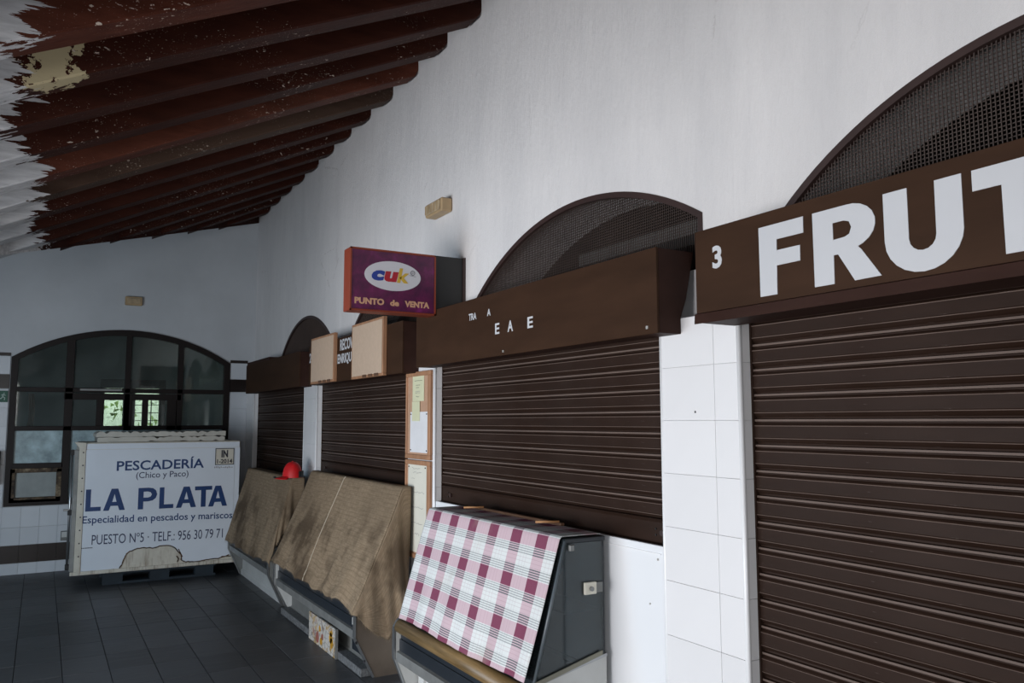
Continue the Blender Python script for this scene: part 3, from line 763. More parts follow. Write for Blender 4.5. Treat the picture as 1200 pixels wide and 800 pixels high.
# courtyard side: low eaves beam on square posts
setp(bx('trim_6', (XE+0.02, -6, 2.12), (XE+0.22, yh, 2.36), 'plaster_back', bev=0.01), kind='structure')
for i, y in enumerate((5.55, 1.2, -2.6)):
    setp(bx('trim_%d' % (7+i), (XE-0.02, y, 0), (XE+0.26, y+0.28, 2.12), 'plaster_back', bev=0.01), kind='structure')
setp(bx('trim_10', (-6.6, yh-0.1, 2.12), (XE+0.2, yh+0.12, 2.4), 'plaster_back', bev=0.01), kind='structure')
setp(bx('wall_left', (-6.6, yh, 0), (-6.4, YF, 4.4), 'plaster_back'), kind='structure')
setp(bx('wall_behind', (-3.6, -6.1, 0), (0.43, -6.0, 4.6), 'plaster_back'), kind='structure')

# ---------------------------------------------------------------- roller shutters
SX = 0.07; PITCH = 0.0895
slat_prof = [(0.0, 0.0), (-0.006, 0.004), (-0.015, 0.014), (-0.0165, 0.0165), (-0.0150, 0.019), (-0.0150, 0.0575), (-0.0165, 0.060),
             (-0.014, 0.0635), (-0.006, 0.069), (-0.006, 0.0725), (-0.012, 0.0745), (-0.012, 0.0815), (-0.001, 0.0835), (0.0, 0.0895)]
def shutter(y0, y1, zb, label, bar=True):
    t = thing('roller_shutter', label, 'shutter', (SX, (y0+y1)/2, zb))
    ztop = 1.978; z = zb + (0.115 if bar else 0.0)
    L = y1-y0-0.006
    mb = MB(); f = [(SX+x, zz) for x, zz in slat_prof] + [(SX+0.006, 0.0895), (SX+0.006, 0.0)]
    mb.prism(f, 1, y0+0.003, y1-0.003)
    for v in mb.bm.verts: v.co.z += z
    mb.bm.faces.ensure_lookup_table()
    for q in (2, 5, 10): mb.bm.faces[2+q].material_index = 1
    first = mb.build('slat', 'slat', t); first.data.materials.append(M['slat_highlight']); n = 0
    base = Vector(first.location)
    while z + PITCH*(n+1) < ztop:
        n += 1; c = copy_to(first, base + Vector((random.uniform(-.0008, .0008), 0, n*PITCH)), t)
    if bar:
        MB().prism([(SX+.006, zb), (SX-.020, zb), (SX-.026, zb+.006), (SX-.026, zb+.014), (SX-.014, zb+.018), (SX-.014, zb+.098), (SX-.018, zb+.104), (SX-.012, zb+.112), (SX+.006, zb+.1145)], 1, y0+.003, y1-.003).build('bottom_bar', 'slat', t)
        for yy in (y1-0.14, y0+0.06):
            MB().tube([(SX-.014, yy, zb+.06), (SX-.026, yy, zb+.06)], 0.012, 12).build('bolt', 'vent', t)
            for q in (-.012, .012): MB().tube([(SX-.014, yy+.045, zb+.06+q), (SX-.018, yy+.045, zb+.06+q)], 0.004, 8).build('screw', 'black', t)
    for ye in (y0, y1):
        s = 1 if ye == y0 else -1
        bx('side_channel', (SX-.018, ye, zb if ye != y0 or True else 0), (SX+.009, ye+s*0.008, ztop-.002), 'slat', t)
    return t
shutter(-0.08, 2.07, 0.0, 'full length dark brown roller shutter under the large white lettered sign', bar=False)
shutter(2.505, 4.67, 1.085, 'brown roller shutter directly above the plaid covered case')
shutter(5.09, 7.22, 1.13, 'brown roller shutter behind the two light canvas boards and long burlap cloth')
shutter(7.63, 9.74, 1.04, 'farthest and darkest roller shutter, behind the red cap')

# white boards under the half shutters
t = setp(bx('counter_panel', (0.012, 2.508, 0.0), (0.03, 4.665, 1.10), 'white_panel', bev=0.002), 'tall glossy white panel beside the plaid covered display case', 'panel')
# thin moulding and two screws
for nm, a, b in (('moulding', (0.0085, 2.53, 1.065), (0.012, 4.60, 1.070)),): bx(nm, a, b, 'bead', t)
bx('screw', (0.008, 2.545, 1.042), (0.012, 2.553, 1.050), 'screw', t); bx('screw', (0.008, 2.60, 0.86), (0.012, 2.606, 0.866), 'screw', t)
setp(bx('counter_panel', (0.012, 5.093, 0.0), (0.03, 7.217, 1.13), 'white_panel'), 'white panel hidden behind the long burlap covered case', 'panel')
setp(bx('counter_panel', (0.012, 7.633, 0.0), (0.03, 9.737, 1.04), 'white_panel'), 'white panel behind the farthest burlap covered case', 'panel')

# ---------------------------------------------------------------- fascias
def fascia(y0, y1, xf, z0, z1, label, lip=True, bottom_in=0.0):
    t = thing('sign_fascia', label, 'sign', (xf, (y0+y1)/2, z0))
    m = MB(); th = 0.012
    m.box((xf, y0, z0), (xf+th, y1, z1), 0.0015)
    m.build('front_board', 'fascia', t)
    bx('soffit', (xf+th, y0+.003, z0+.002), (-0.001, y1-.003, z0+.014), 'fascia_end', t)
    bx('top_board', (xf+th, y0+.003, z1-.014), (0.073, y1-.003, z1-.002), 'fascia_end', t)
    for nm, a in (('near_end', y0), ('far_end', y1-.012)):
        mm = MB().prism([(xf+.012, z0+.004), (-0.001, z0+.004), (-0.001, 2.0), (0.03, 2.08), (0.073, z1-.004), (xf+.012, z1-.004)], 1, a, a+.012)
        mm.build(nm, 'fascia_end', t)
    if lip:
        MB().prism([(xf-0.012, z0-.004), (xf, z0+.002), (xf, z0+.035), (xf-.010, z0+.030)], 1, y0+.001, y1-.001).build('lip', 'fascia_end', t)
    return t
F3 = fascia(-0.6, 2.092, -0.18, 1.938, 2.263, 'brown fascia sign with large white letters and the number 3')
F2 = fascia(2.372, 4.69, -0.12, 1.935, 2.272, 'brown fascia with only a few loose small letters left', lip=False)
F1 = fascia(4.92, 7.07, -0.12, 1.915, 2.262, 'brown fascia carrying two light canvas boards', lip=False)
F0 = fascia(7.38, 9.62, -0.12, 1.918, 2.245, 'farthest plain dark fascia next to the room corner', lip=False)
bx('upper_strip', (-0.115, 8.55, 2.245), (0.07, 9.6, 2.275), 'fascia_end', F0)
for (y, z) in ((3.57, 1.955), (2.43, 1.962)): bx('screw', (-0.124, y-.006, z-.006), (-0.12, y+.006, z+.006), 'screw', F2)

# large letters, cut vinyl
Px = -0.18
outline('letter', [[(1.797, 2.216), (1.621, 2.216), (1.622, 2.166), (1.725, 2.166), (1.726, 2.131), (1.636, 2.131), (1.637, 2.083), (1.727, 2.083), (1.729, 1.992), (1.797, 1.992)]], 'L', Px, 'white_letter', F3)
def arc(cx, cz, rx, rz, a0, a1, n=8): return [(cx + rx*math.cos(R_(a0+(a1-a0)*i/n)), cz + rz*math.sin(R_(a0+(a1-a0)*i/n))) for i in range(n+1)]
# y falls to the right, so bowls open towards smaller y
outline('letter', [[(1.587, 1.993), (1.587, 2.216), (1.475, 2.216)] + arc(1.462, 2.151, -0.084, 0.065, 90-10, -60, 8) + [(1.436, 2.089), (1.425, 2.078), (1.366, 1.994), (1.450, 1.993), (1.502, 2.077), (1.517, 2.077), (1.518, 1.993)],
                   [(1.517, 2.172), (1.517, 2.122), (1.478, 2.124), (1.462, 2.130), (1.455, 2.148), (1.462, 2.166), (1.480, 2.172)]], 'L', Px, 'white_letter', F3)
outline('letter', [[(1.352, 2.217), (1.281, 2.217), (1.281, 2.078)] + arc(1.243, 2.078, 0.038, 0.036, 0, -180, 8)[1:-1] + [(1.205, 2.078), (1.204, 2.217), (1.133, 2.217), (1.133, 2.078)] + arc(1.2425, 2.082, 0.1095, 0.097, 180, 360, 12)[1:-1] + [(1.352, 2.082)]], 'L', Px, 'white_letter', F3)
outline('letter', [[(1.107, 2.216), (0.893, 2.216), (0.893, 2.163), (0.965, 2.163), (0.965, 1.993), (1.036, 1.993), (1.037, 2.163), (1.107, 2.163)]], 'L', Px, 'white_letter', F3)
text('number', '3', 'L', Px, 2.007, 2.117, 0.044, 0.079, 'white_letter', F3, 0.035)
for s, y, z, w, h in (('TRA', 3.959, 2.154, 0.09, 0.038), ('A', 3.745, 2.156, 0.038, 0.038), ('E', 3.657, 2.05, 0.045, 0.057), ('A', 3.526, 2.050, 0.054, 0.057), ('E', 3.331, 2.049, 0.05, 0.055)):
    text('letter', s, 'L', -0.12, y, z, w, h, 'white_letter', F2, 0.02)
text('lettering', 'RECOVA', 'L', -0.12, 6.205, 2.158, 0.37, 0.090, 'white_letter', F1, 0.025)
text('lettering', 'ENRIQUE', 'L', -0.12, 6.262, 2.043, 0.385, 0.090, 'white_letter', F1, 0.025)
text('number', '2', 'L', -0.12, 7.055, 2.113, 0.055, 0.085, 'white_letter', F1, 0.02)

# canvas boards hung over the fascia
def canvas(y0, y1, z0, z1, label):
    t = thing('canvas_board', label, 'board', (-0.14, (y0+y1)/2, z0), 'canvas boards on the fascia')
    X0, X1 = -0.150, -0.1215; f = 0.018
    bx('canvas', (X0-.002, y0+f, z0+f), (X0+.012, y1-f, z1-f), 'canvas', t)
    bx('frame_rail', (X0, y0, z0), (X1, y1, z0+f), 'wood', t, .002); bx('frame_rail', (X0, y0, z1-f), (X1, y1, z1), 'wood', t, .002)
    bx('frame_stile', (X0, y0, z0+f), (X1, y0+f, z1-f), 'wood', t, .002); bx('frame_stile', (X0, y1-f, z0+f), (X1, y1, z1-f), 'wood', t, .002)
    for q in range(3): bx('tape', (X0-.004, y0+.08+.12*q, z0+.002), (X0-.002, y0+.16+.12*q, z0+f+.004), 'wood_dark', t)
canvas(6.27, 6.91, 1.918, 2.312, 'smaller light canvas board on the fascia, left of the white lettering')
canvas(5.19, 5.84, 1.912, 2.322, 'larger light canvas board on the fascia, covering the end of the lettering')

# cork boards on the narrow pillar
def cork(z0, z1, label):
    y0, y1 = 4.69, 5.088
    t = thing('cork_board', label, 'board', (-0.01, (y0+y1)/2, z0))
    f = 0.03; X0, X1 = -0.022, -0.002
    bx('cork_sheet', (-0.012, y0+f, z0+f), (X1, y1-f*.6, z1-f), 'cork', t)
    bx('frame_rail', (X0, y0, z0), (X1, y1, z0+f), 'wood', t, .003); bx('frame_rail', (X0, y0, z1-f), (X1, y1, z1), 'wood', t, .003)
    bx('frame_stile', (X0, y0, z0+f), (X1, y0+f*1.3, z1-f), 'wood', t, .003); bx('frame_stile', (X0, y1-f*.6, z0+f), (X1, y1, z1-f), 'wood', t, .003)
    return t
cork(1.352, 1.925, 'upper wood framed cork board on the narrow pillar')
cork(0.715, 1.345, 'lower wood framed cork board on the narrow pillar')
def sheet(y0, y1, z0, z1, mat, label, marks, x=-0.0135, pins=True, slant=0.0):
    t = thing('notice', label, 'notice', (x, (y0+y1)/2, z0))
    m = MB().box((x-.0015, y0, z0), (x, y1, z1)); m.build('sheet', mat, t)
    for (yy, z, w, th, ink) in marks:
        mm = MB(); n = max(2, int(w/0.012)); random.seed(int(z*1000))
        pts = [(x-.002, yy - w*i/n, z + random.uniform(-1, 1)*th) for i in range(n+1)]
        mm.tube(pts, 0.0012, 4); mm.build('scribble', ink, t)
    if pins:
        for a in (y0+.015, y1-.015):
            for b in (z0+.015, z1-.015): bx('pin', (x-.006, a-.004, b-.004), (x-.0015, a+.004, b+.004), 'ink', t)
    return t
sheet(4.80, 4.985, 1.73, 1.895, 'paper_yellow', 'pale yellow printed notice at the top of the upper cork board', [(4.95, 1.865, .12, .001, 'ink'), (4.93, 1.835, .07, .001, 'ink'), (4.93, 1.82, .05, .001, 'ink'), (4.94, 1.795, .08, .002, 'ink_faint'), (4.94, 1.785, .08, .002, 'ink_faint'), (4.925, 1.757, .045, .006, 'ink')], pins=False)
sheet(4.86, 4.985, 1.60, 1.728, 'paper_yellow', 'lower end of a yellow slip overlapping the white sheet', [], x=-0.0165, pins=False)
sheet(4.735, 5.02, 1.395, 1.66, 'paper_white', 'blank crinkled white sheet pinned to the upper cork board', [])
sheet(4.75, 5.045, 0.755, 1.315, 'paper', 'long cream handwritten list pinned to the lower cork board',
      [(4.98, 1.29, .13, .006, 'ink_faint'), (4.96, 1.265, .13, .006, 'ink_faint'), (4.99, 1.225, .05, .003, 'ink_faint'), (5.02, 1.14, .24, .006, 'ink_faint'), (5.02, 1.125, .02, .002, 'ink'), (5.0, 1.04, .2, .006, 'ink_faint'), (5.02, 1.03, .02, .001, 'ink'), (5.01, .94, .2, .006, 'ink_faint'), (4.96, .87, .1, .009, 'ink_faint')])

# ---------------------------------------------------------------- projecting purple sign
YS = 4.392
t = thing('projecting_sign', 'purple and orange projecting sign board with an oval logo', 'sign', (-0.38, YS, 2.24))
sx0, sx1, sz0, sz1 = -0.664, -0.126, 2.232, 2.600
bx('case', (sx0, YS, sz0), (sx1, YS+0.11, sz1), 'sign_orange', t, 0.003)
bx('face', (sx0+.010, YS-.002, sz0+.012), (sx1-.010, YS+.003, sz1-.012), 'purple', t)
m = MB(); b = 0.009
for a, c_ in (((sx0, YS-.006, sz0), (sx1, YS, sz0+b)), ((sx0, YS-.006, sz1-b), (sx1, YS, sz1)), ((sx0, YS-.006, sz0), (sx0+b, YS, sz1)), ((sx1-b, YS-.006, sz0), (sx1, YS, sz1))): m.box(a, c_)
m.build('rim', 'sign_orange', t)
bx('mounting_plate', (sx1, YS+.01, 2.262), (0.075, YS+.03, 2.603), 'black', t)
bx('bracket', (0.062, YS+.0, 2.28), (0.0785, YS+.04, 2.606), 'vent', t)
ocx, ocz = -0.402, 2.449; 
MB().prism([(ocx+0.176*math.cos(q*math.pi/24), ocz+0.0875*math.sin(q*math.pi/24)) for q in range(48)], 1, YS-.0045, YS-.0015).build('logo_oval', 'logo_white', t)
text('logo_letter', 'c', 'F', YS-.0045, -0.543, 2.415, 0.078, 0.062, 'logo_blue', t, 0.06, 0.25)
text('logo_letter', 'u', 'F', YS-.0045, -0.463, 2.413, 0.080, 0.062, 'logo_red', t, 0.06, 0.25)
text('logo_letter', 'k', 'F', YS-.0045, -0.378, 2.412, 0.072, 0.088, 'logo_yellow', t, 0.035, 0.2)
m = MB(); pts = [(-0.278+0.013*math.cos(q*math.pi/8), YS-.0055, 2.478+0.013*math.sin(q*math.pi/8)) for q in range(17)]; m.tube(pts, 0.0016, 4); m.tube([(-.283, YS-.0055, 2.478), (-.273, YS-.0055, 2.478)], .0016, 4); m.tube([(-.298, YS-.0055, 2.462), (-.258, YS-.0055, 2.457)], .001, 4)
m.build('logo_mark', 'ink', t)
for s, x, w, h in (('PUNTO', -0.635, 0.180, 0.038), ('de', -0.418, 0.056, 0.036), ('VENTA', -0.325, 0.158, 0.037)):
    text('lettering', s, 'F', YS-.002, x, 2.272, w, h, 'sign_text', t, 0.045)

# ---------------------------------------------------------------- emergency lights
t = thing('emergency_light', 'beige box shaped emergency light high on the right plaster wall', 'lamp', (0.05, 4.72, 2.93))
bx('housing', (0.0, 4.585, 2.945), (0.079, 4.84, 3.035), 'lamp_beige', t, 0.008)
bx('lens', (-0.010, 4.60, 2.957), (0.002, 4.825, 3.023), 'lamp_lens', t, 0.006)
for q in range(5): bx('rib', (-0.0125, 4.63+.045*q, 2.962), (-0.009, 4.635+.045*q, 3.018), 'lamp_beige', t)
t = thing('emergency_light', 'small framed emergency light above the arched window on the back wall', 'lamp', (-1.30, YB, 2.93))
bx('housing', (-1.39, YB-.05, 2.93), (-1.21, YB-.001, 3.03), 'lamp_beige', t, 0.008)
bx('lens', (-1.37, YB-.06, 2.948), (-1.23, YB-.048, 3.012), 'lamp_lens', t, 0.006)
for q in range(3): bx('rib', (-1.365, YB-.063, 2.963+.015*q), (-1.235, YB-.059, 2.966+.015*q), 'lamp_beige', t)
# exit sign and socket
t = thing('exit_sign', 'green emergency exit sign with white running figure at left edge', 'sign', (-2.56, YB-.03, 1.81))
bx('board', (-2.72, YB-.03, 1.81), (-2.475, YB-.013, 1.93), 'exit_green', t, 0.002)
m = MB(); Yx = YB-.032
m.tube([(-2.508, Yx, 1.908), (-2.508, Yx, 1.902)], .008, 8)
for a, b in (((-2.512, 1.895), (-2.520, 1.868)), ((-2.520, 1.868), (-2.500, 1.855)), ((-2.500, 1.855), (-2.504, 1.832)), ((-2.520, 1.868), (-2.532, 1.848)), ((-2.532, 1.848), (-2.546, 1.846)), ((-2.513, 1.893), (-2.495, 1.880)), ((-2.513, 1.893), (-2.532, 1.882))):
    m.tube([(a[0], Yx, a[1]), (b[0], Yx, b[1])], .0045, 6)
m.build('running_figure', 'exit_white', t)
bx('doorway', (-2.62, YB-.033, 1.83), (-2.575, YB-.031, 1.912), 'exit_white', t)
MB().prism([(-2.695, 1.868), (-2.67, 1.89), (-2.67, 1.875), (-2.64, 1.875), (-2.64, 1.861), (-2.67, 1.861), (-2.67, 1.846)], 1, YB-.033, YB-.031).build('arrow', 'exit_white', t)
t = thing('wall_socket', 'small grey wall socket above the dark tile band', 'socket', (-1.87, YB-.012, 0.33))
bx('body', (-1.915, YB-.05, 0.325), (-1.845, YB-.0125, 0.425), 'case_grey', t, 0.004)
bx('cover', (-1.908, YB-.056, 0.36), (-1.852, YB-.049, 0.42), 'case_white', t, 0.003)
t = setp(bx('cabinet_edge', (-2.95, YB-.12, 0.95), (-2.508, YB-.0125, 1.30), 'black', bev=0.01), 'dark wall box cut by the left edge of the picture', 'cabinet')

# ---------------------------------------------------------------- fishmonger's truck body
BX0, BX1, BY, BZ0, BZ1 = -1.829, -0.288, 9.0, 0.125, 1.395
t = thing('truck_box', 'white insulated truck body with blue fishmonger lettering', 'box', (-1.05, 9.3, BZ0))
bx('body', (BX0+.012, BY+.004, BZ0+.01), (BX1, BY+0.72, BZ1), 'box_cream', t, 0.01)
rail = MB().box((BX0+.012, BY-.012, BZ0+.01), (BX0+.07, BY+.004, BZ1), .003).build('side_rail', 'box_cream', t)
MB().box((BX0-.02, BY-.016, BZ0-.005), (BX1, BY+.01, BZ0+.03), .004).build('sill', 'box_cream', t)
MB().prism([(BX0-.03, BZ1+.005), (BX0+.07, BZ1), (BX0+.07, BZ1-.07), (BX0+.03, BZ1-.07)], 1, BY-.016, BY+.10).build('corner_gusset', 'box_cream', t)
for q in range(9): MB().tube([(BX0+.048, BY-.012, 1.30-.125*q), (BX0+.048, BY-.017, 1.30-.125*q)], .007, 8).build('rivet', 'ink', rail)
# vinyl sheet with the torn wheel arch shape missing
vx0, vx1, vz1 = -1.762, -0.345, 1.325
edge = [(-1.762, .150), (-1.70, .151), (-1.55, .149), (-1.421, .150), (-1.40, .185), (-1.375, .25), (-1.359, .29), (-1.33, .312), (-1.29, .325), (-1.26, .333), (-1.20, .338), (-1.15, .334), (-1.12, .326), (-1.08, .338), (-1.031, .345), (-.96, .338), (-.91, .315), (-.875, .27), (-.849, .24), (-.84, .185), (-.80, .165), (-.70, .158), (-.60, .166), (-.50, .170), (-.42, .182), (-.375, .20), (-.345, .205)]
m = MB(); top = [(x, vz1) for x, z in edge]
for (a, b) in zip(edge, edge[1:]):
    m.prism([a, b, (b[0], vz1), (a[0], vz1)], 1, BY-.003, BY+.0035)
bmesh.ops.remove_doubles(m.bm, verts=m.bm.verts, dist=1e-5)
m.build('vinyl_sheet', 'vinyl', t)
bx('vinyl_strip', (vx0, BY-.003, vz1+.003), (BX1-.012, BY+.0035, BZ1-.012), 'vinyl', t)
bx('vinyl_strip', (vx1+.003, BY-.003, .21), (BX1-.006, BY+.0035, vz1), 'vinyl', t)
random.seed(3)
m = MB(); pts = []
for (a, b) in zip(edge[2:], edge[3:]):
    n = max(1, int(math.hypot(b[0]-a[0], b[1]-a[1])/0.02))
    for i in range(n): pts.append((a[0]+(b[0]-a[0])*i/n, BY-.0035, a[1]+(b[1]-a[1])*i/n + random.uniform(-.004, .004)))
m.tube(pts, 0.0055, 5); m.build('torn_edge', 'rust', t)
m = MB(); m.tube([(vx0, BY-.0035, .152), (-1.6, BY-.0035, .148), (-1.45, BY-.0035, .150)], .004, 5)
m.tube([(-.875, BY-.0005, .30), (-.855, BY-.0005, .26), (-.835, BY-.0005, .22), (-.85, BY-.0005, .19)], .006, 5)
m.tube([(-.89, BY-.0005, .23), (-.87, BY-.0005, .20), (-.88, BY-.0005, .17)], .006, 5)
m.tube([(-.45, BY-.0045, .19), (-.36, BY-.0045, .185), (-.30, BY-.001, .20)], .004, 5)
m.build('rust_line', 'rust', t)
# locking rod on its left side
MB().tube([(BX0-.045, BY+.05, .17), (BX0-.045, BY+.05, 1.33)], .012, 10).build('locking_rod', 'steel', t, smooth=True)
for z in (.20, .72, 1.30): bx('rod_bracket', (BX0-.062, BY+.03, z-.025), (BX0+.013, BY+.07, z+.025), 'black', t, .003)
bx('door_frame', (BX0-.028, BY+.02, BZ0+.03), (BX0+.012, BY+.12, BZ1-.07), 'steel_dull', t, .003)
bx('rod_handle', (BX0-.10, BY+.035, .735), (BX0-.045, BY+.06, .755), 'steel', t, .003)
vs0 = [c for c in t.children if c.name.startswith('vinyl_sheet')][0]
T_ = lambda s, x0, z0, x1, z1, mat, bold=0.0, tilt=0.0: text('lettering', s, 'F', BY-.003, x0, z0, x1-x0, z1-z0, mat, vs0, bold, 0, tilt)
T_('PESCADERÍA', -1.480, 1.110, -0.655, 1.232, 'box_blue', 0.018, 0.008)
T_('(Chico y Paco)', -1.300, 1.012, -0.805, 1.093, 'box_navy', 0.004, 0.006)
def glyph(ch, x, w, z, h):
    g = {'L': [[(0, 0), (1, 0), (1, .19), (.33, .19), (.33, 1), (0, 1)]],
         'A': [[(0, 0), (.26, 0), (.335, .21), (.665, .21), (.74, 0), (1, 0), (.65, 1), (.35, 1)], [(.40, .39), (.50, .76), (.60, .39)]],
         'P': [[(0, 0), (.28, 0), (.28, .36), (.55, .36), (.78, .40), (.94, .51), (1, .68), (.94, .86), (.78, .97), (.55, 1), (0, 1)], [(.28, .54), (.28, .82), (.52, .82), (.66, .78), (.72, .68), (.66, .58), (.52, .54)]],
         'T': [[(.36, 0), (.64, 0), (.64, .81), (1, .81), (1, 1), (0, 1), (0, .81), (.36, .81)]]}[ch]
    outline('letter', [[(x+w*a, z+h*b) for a, b in lp] for lp in g], 'F', BY-.003, 'box_blue', vs)
vs = [c for c in t.children if c.name.startswith('vinyl_sheet')][0]
for ch, x, w in (('L', -1.742, .135), ('A', -1.585, .195), ('P', -1.273, .175), ('L', -1.075, .135), ('A', -.915, .195), ('T', -.735, .170), ('A', -.600, .190)):
    glyph(ch, x, w, .726 - .012*(x+1.742), .213)
T_('Especialidad en pescados y mariscos', -1.762, 0.590, -0.352, 0.682, 'box_blue', 0.012, -0.024)
T_('PUESTO Nº5 · TELF.: 956 30 79 71', -1.672, 0.402, -0.443, 0.497, 'box_navy', 0.0, -0.016)
m = MB()
for q in range(9): m.box((-1.758+.011*q, BY-.0045, .371), (-1.750+.011*q, BY-.003, .379))
m.build('small_print', 'ink', vs0)
b = 0.008
m = MB()
for a, c_ in (((-.545, 1.142), (-.352, 1.142+b)), ((-.545, 1.318-b), (-.352, 1.318)), ((-.545, 1.142), (-.545+b, 1.318)), ((-.352-b, 1.142), (-.352, 1.318))): m.box((a[0], BY-.0047, a[1]), (c_[0], BY-.003, c_[1]))
m.build('stamp_border', 'ink', vs0)
bx('stamp_ground', (-.545, BY-.0036, 1.142), (-.352, BY-.003, 1.318), 'box_cream', vs0)
T_('IN', -.483, 1.220, -.415, 1.298, 'ink', 0.05); text('lettering', '1-2014', 'F', BY-.0036, -.525, 1.158, .155, .045, 'ink', vs0, .03)
m = MB(); random.seed(5)
for q in range(12): m.box((-.55+.016*q, BY-.0045, 1.106+random.uniform(0, .006)), (-.541+.016*q, BY-.003, 1.122+random.uniform(-.004, .008)))
m.build('stamp_residue', 'ink_faint', vs0)
# polystyrene slabs
def slab(z0, z1, x0, x1, label, sd):
    random.seed(sd)
    m = MB(); n = 40
    def f(u, v):
        pass
    top = [(x0+(x1-x0)*i/n, z1 - (random.random()**5)*0.022 - (0.004 if i in (0, n) else 0)) for i in range(n+1)]
    bot = [(x0+(x1-x0)*i/n, z0 + ((random.random()**6)*0.012 if i > 14 else 0)) for i in range(n+1)]
    for i in range(n): m.prism([bot[i], bot[i+1], top[i+1], top[i]], 1, BY+.03, BY+.56)
    bmesh.ops.remove_doubles(m.bm, verts=m.bm.verts, dist=1e-5)
    o = m.build('foam_slab', 'foam'); setp(o, label, 'slab')
slab(1.398, 1.447, -1.66, -0.448, 'lower chipped off-white foam slab resting on the truck body', 21)
slab(1.4485, 1.502, -1.675, -0.440, 'upper chipped off-white foam slab, topmost on the truck body', 22)
# pallet
t = thing('pallet', 'dark low pallet carrying the white truck body', 'pallet', (-1.0, 9.3, 0))
for x in (-1.48, -1.05, -0.62): 
    for y in (9.08, 9.55): bx('block', (x-.08, y-.05, 0.022), (x+.10, y+.05, 0.098), 'pallet', t)
for y in (9.08, 9.55): bx('board', (-1.56, y-.055, 0.0), (-0.50, y+.055, 0.022), 'pallet', t)
for y in (9.08, 9.32, 9.55): bx('deck_board', (-1.56, y-.055, 0.098), (-0.50, y+.055, 0.1195), 'pallet', t)

# ---------------------------------------------------------------- display cases
def case(y0, y1, xb, ztop, xft, xfb, zfb, label, kick, endmat, farmat=None, zk=0.0, side='case_glass', roll=None):
    t = thing('display_case', label, 'display case', (xb-.2, (y0+y1)/2, 0))
    nose = xfb-0.045
    kx = xfb+0.12
    prof = [(xb, 0.0), (kx-.04, 0.0), (nose+.01, zfb-.22), (nose, zfb-.20), (nose, zfb-.04), (nose+.02, zfb-.01), (xfb, zfb+.01), (xb, zfb+.085)]
    for nm, a in (('end_panel', y0), ('end_panel', y1-.02)):
        MB().prism(prof, 1, a, a+.02).build(nm, farmat if (farmat and a != y0) else endmat, t)
    # bright edge trim following the nose of each end panel
    for a in (y0-.006, y1-.020):
        m = MB(); q = [(xb, zfb+.09), (xfb, zfb+.016), (nose+.017, zfb-.006), (nose-.004, zfb-.038), (nose-.004, zfb-.2), (nose+.006, zfb-.222), (kx-.042, 0.004)]
        for u, w in zip(q, q[1:]):
            d = Vector((w[0]-u[0], w[1]-u[1])).normalized()*0.0; nrm = Vector((-(w[1]-u[1]), w[0]-u[0])).normalized()*0.006
            m.prism([(u[0]-nrm.x, u[1]-nrm.y), (w[0]-nrm.x, w[1]-nrm.y), (w[0]+nrm.x, w[1]+nrm.y), (u[0]+nrm.x, u[1]+nrm.y)], 1, a, a+.026)
        m.build('edge_trim', 'steel', t)
    # well of the case, top board, glass
    MB().prism([(xb, zfb-.10), (nose+.03, zfb-.10), (nose+.03, zfb-.02), (xfb, zfb), (xb-.02, zfb), (xb-.02, zfb+.02), (xb, zfb+.02)], 1, y0+.02, y1-.02).build('tray', 'case_dark', t)
    bx('back_board', (xb-.012, y0+.01, zfb), (xb, y1-.01, ztop-.012), 'case_dark', t)
    bx('top_board', (xft, y0, ztop-.022), (xb, y1, ztop-.004), 'case_dark', t, .002)
    MB().prism([(xft-.002, ztop-.004), (xft+.004, ztop-.004), (xfb+.004, zfb+.005), (xfb-.002, zfb+.005)], 1, y0+.004, y1-.004).build('front_glass', side, t)
    for a in (y0+.002, y1-.008):
        MB().prism([(xft+.006, ztop-.024), (xb-.013, ztop-.024), (xb-.013, zfb+.08), (xfb+.012, zfb+.015)], 1, a, a+.006).build('side_glass', side, t)
        MB().tube([(xft+.001, a+.003, ztop-.012), (xfb+.001, a+.003, zfb+.01)], .0075, 8).build('corner_post', 'case_edge', t, smooth=True)
    bx('shelf', (xft+.01, y0+.03, zfb+.27), (xb-.013, y1-.03, zfb+.278), 'case_glass', t)
    # front: dark band, lower rail
    bx('front_band', (nose+.022, y0+.02, zfb-.17), (nose+.030, y1-.02, zfb-.10), 'case_dark', t)
    MB().prism([(nose+.004, zfb-.215), (nose+.004, zfb-.165), (nose+.03, zfb-.16), (nose+.03, zfb-.225)], 1, y0+.02, y1-.02).build('lower_rail', 'steel_dull', t)
    MB().prism([(kx-.035, 0.0), (kx-.035, 0.045), (kx-.02, 0.06), (kx-.02, zfb-.215), (kx+.02, zfb-.215), (kx+.02, 0)], 1, y0+.021, y1-.021).build('kick_panel', kick, t)
    MB().prism([(kx-.035, zfb-.222), (kx+.05, zfb-.15), (nose+.03, zfb-.15), (nose+.03, zfb-.222)], 1, y0+.021, y1-.021).build('belly', 'case_grey', t)
    return t, nose
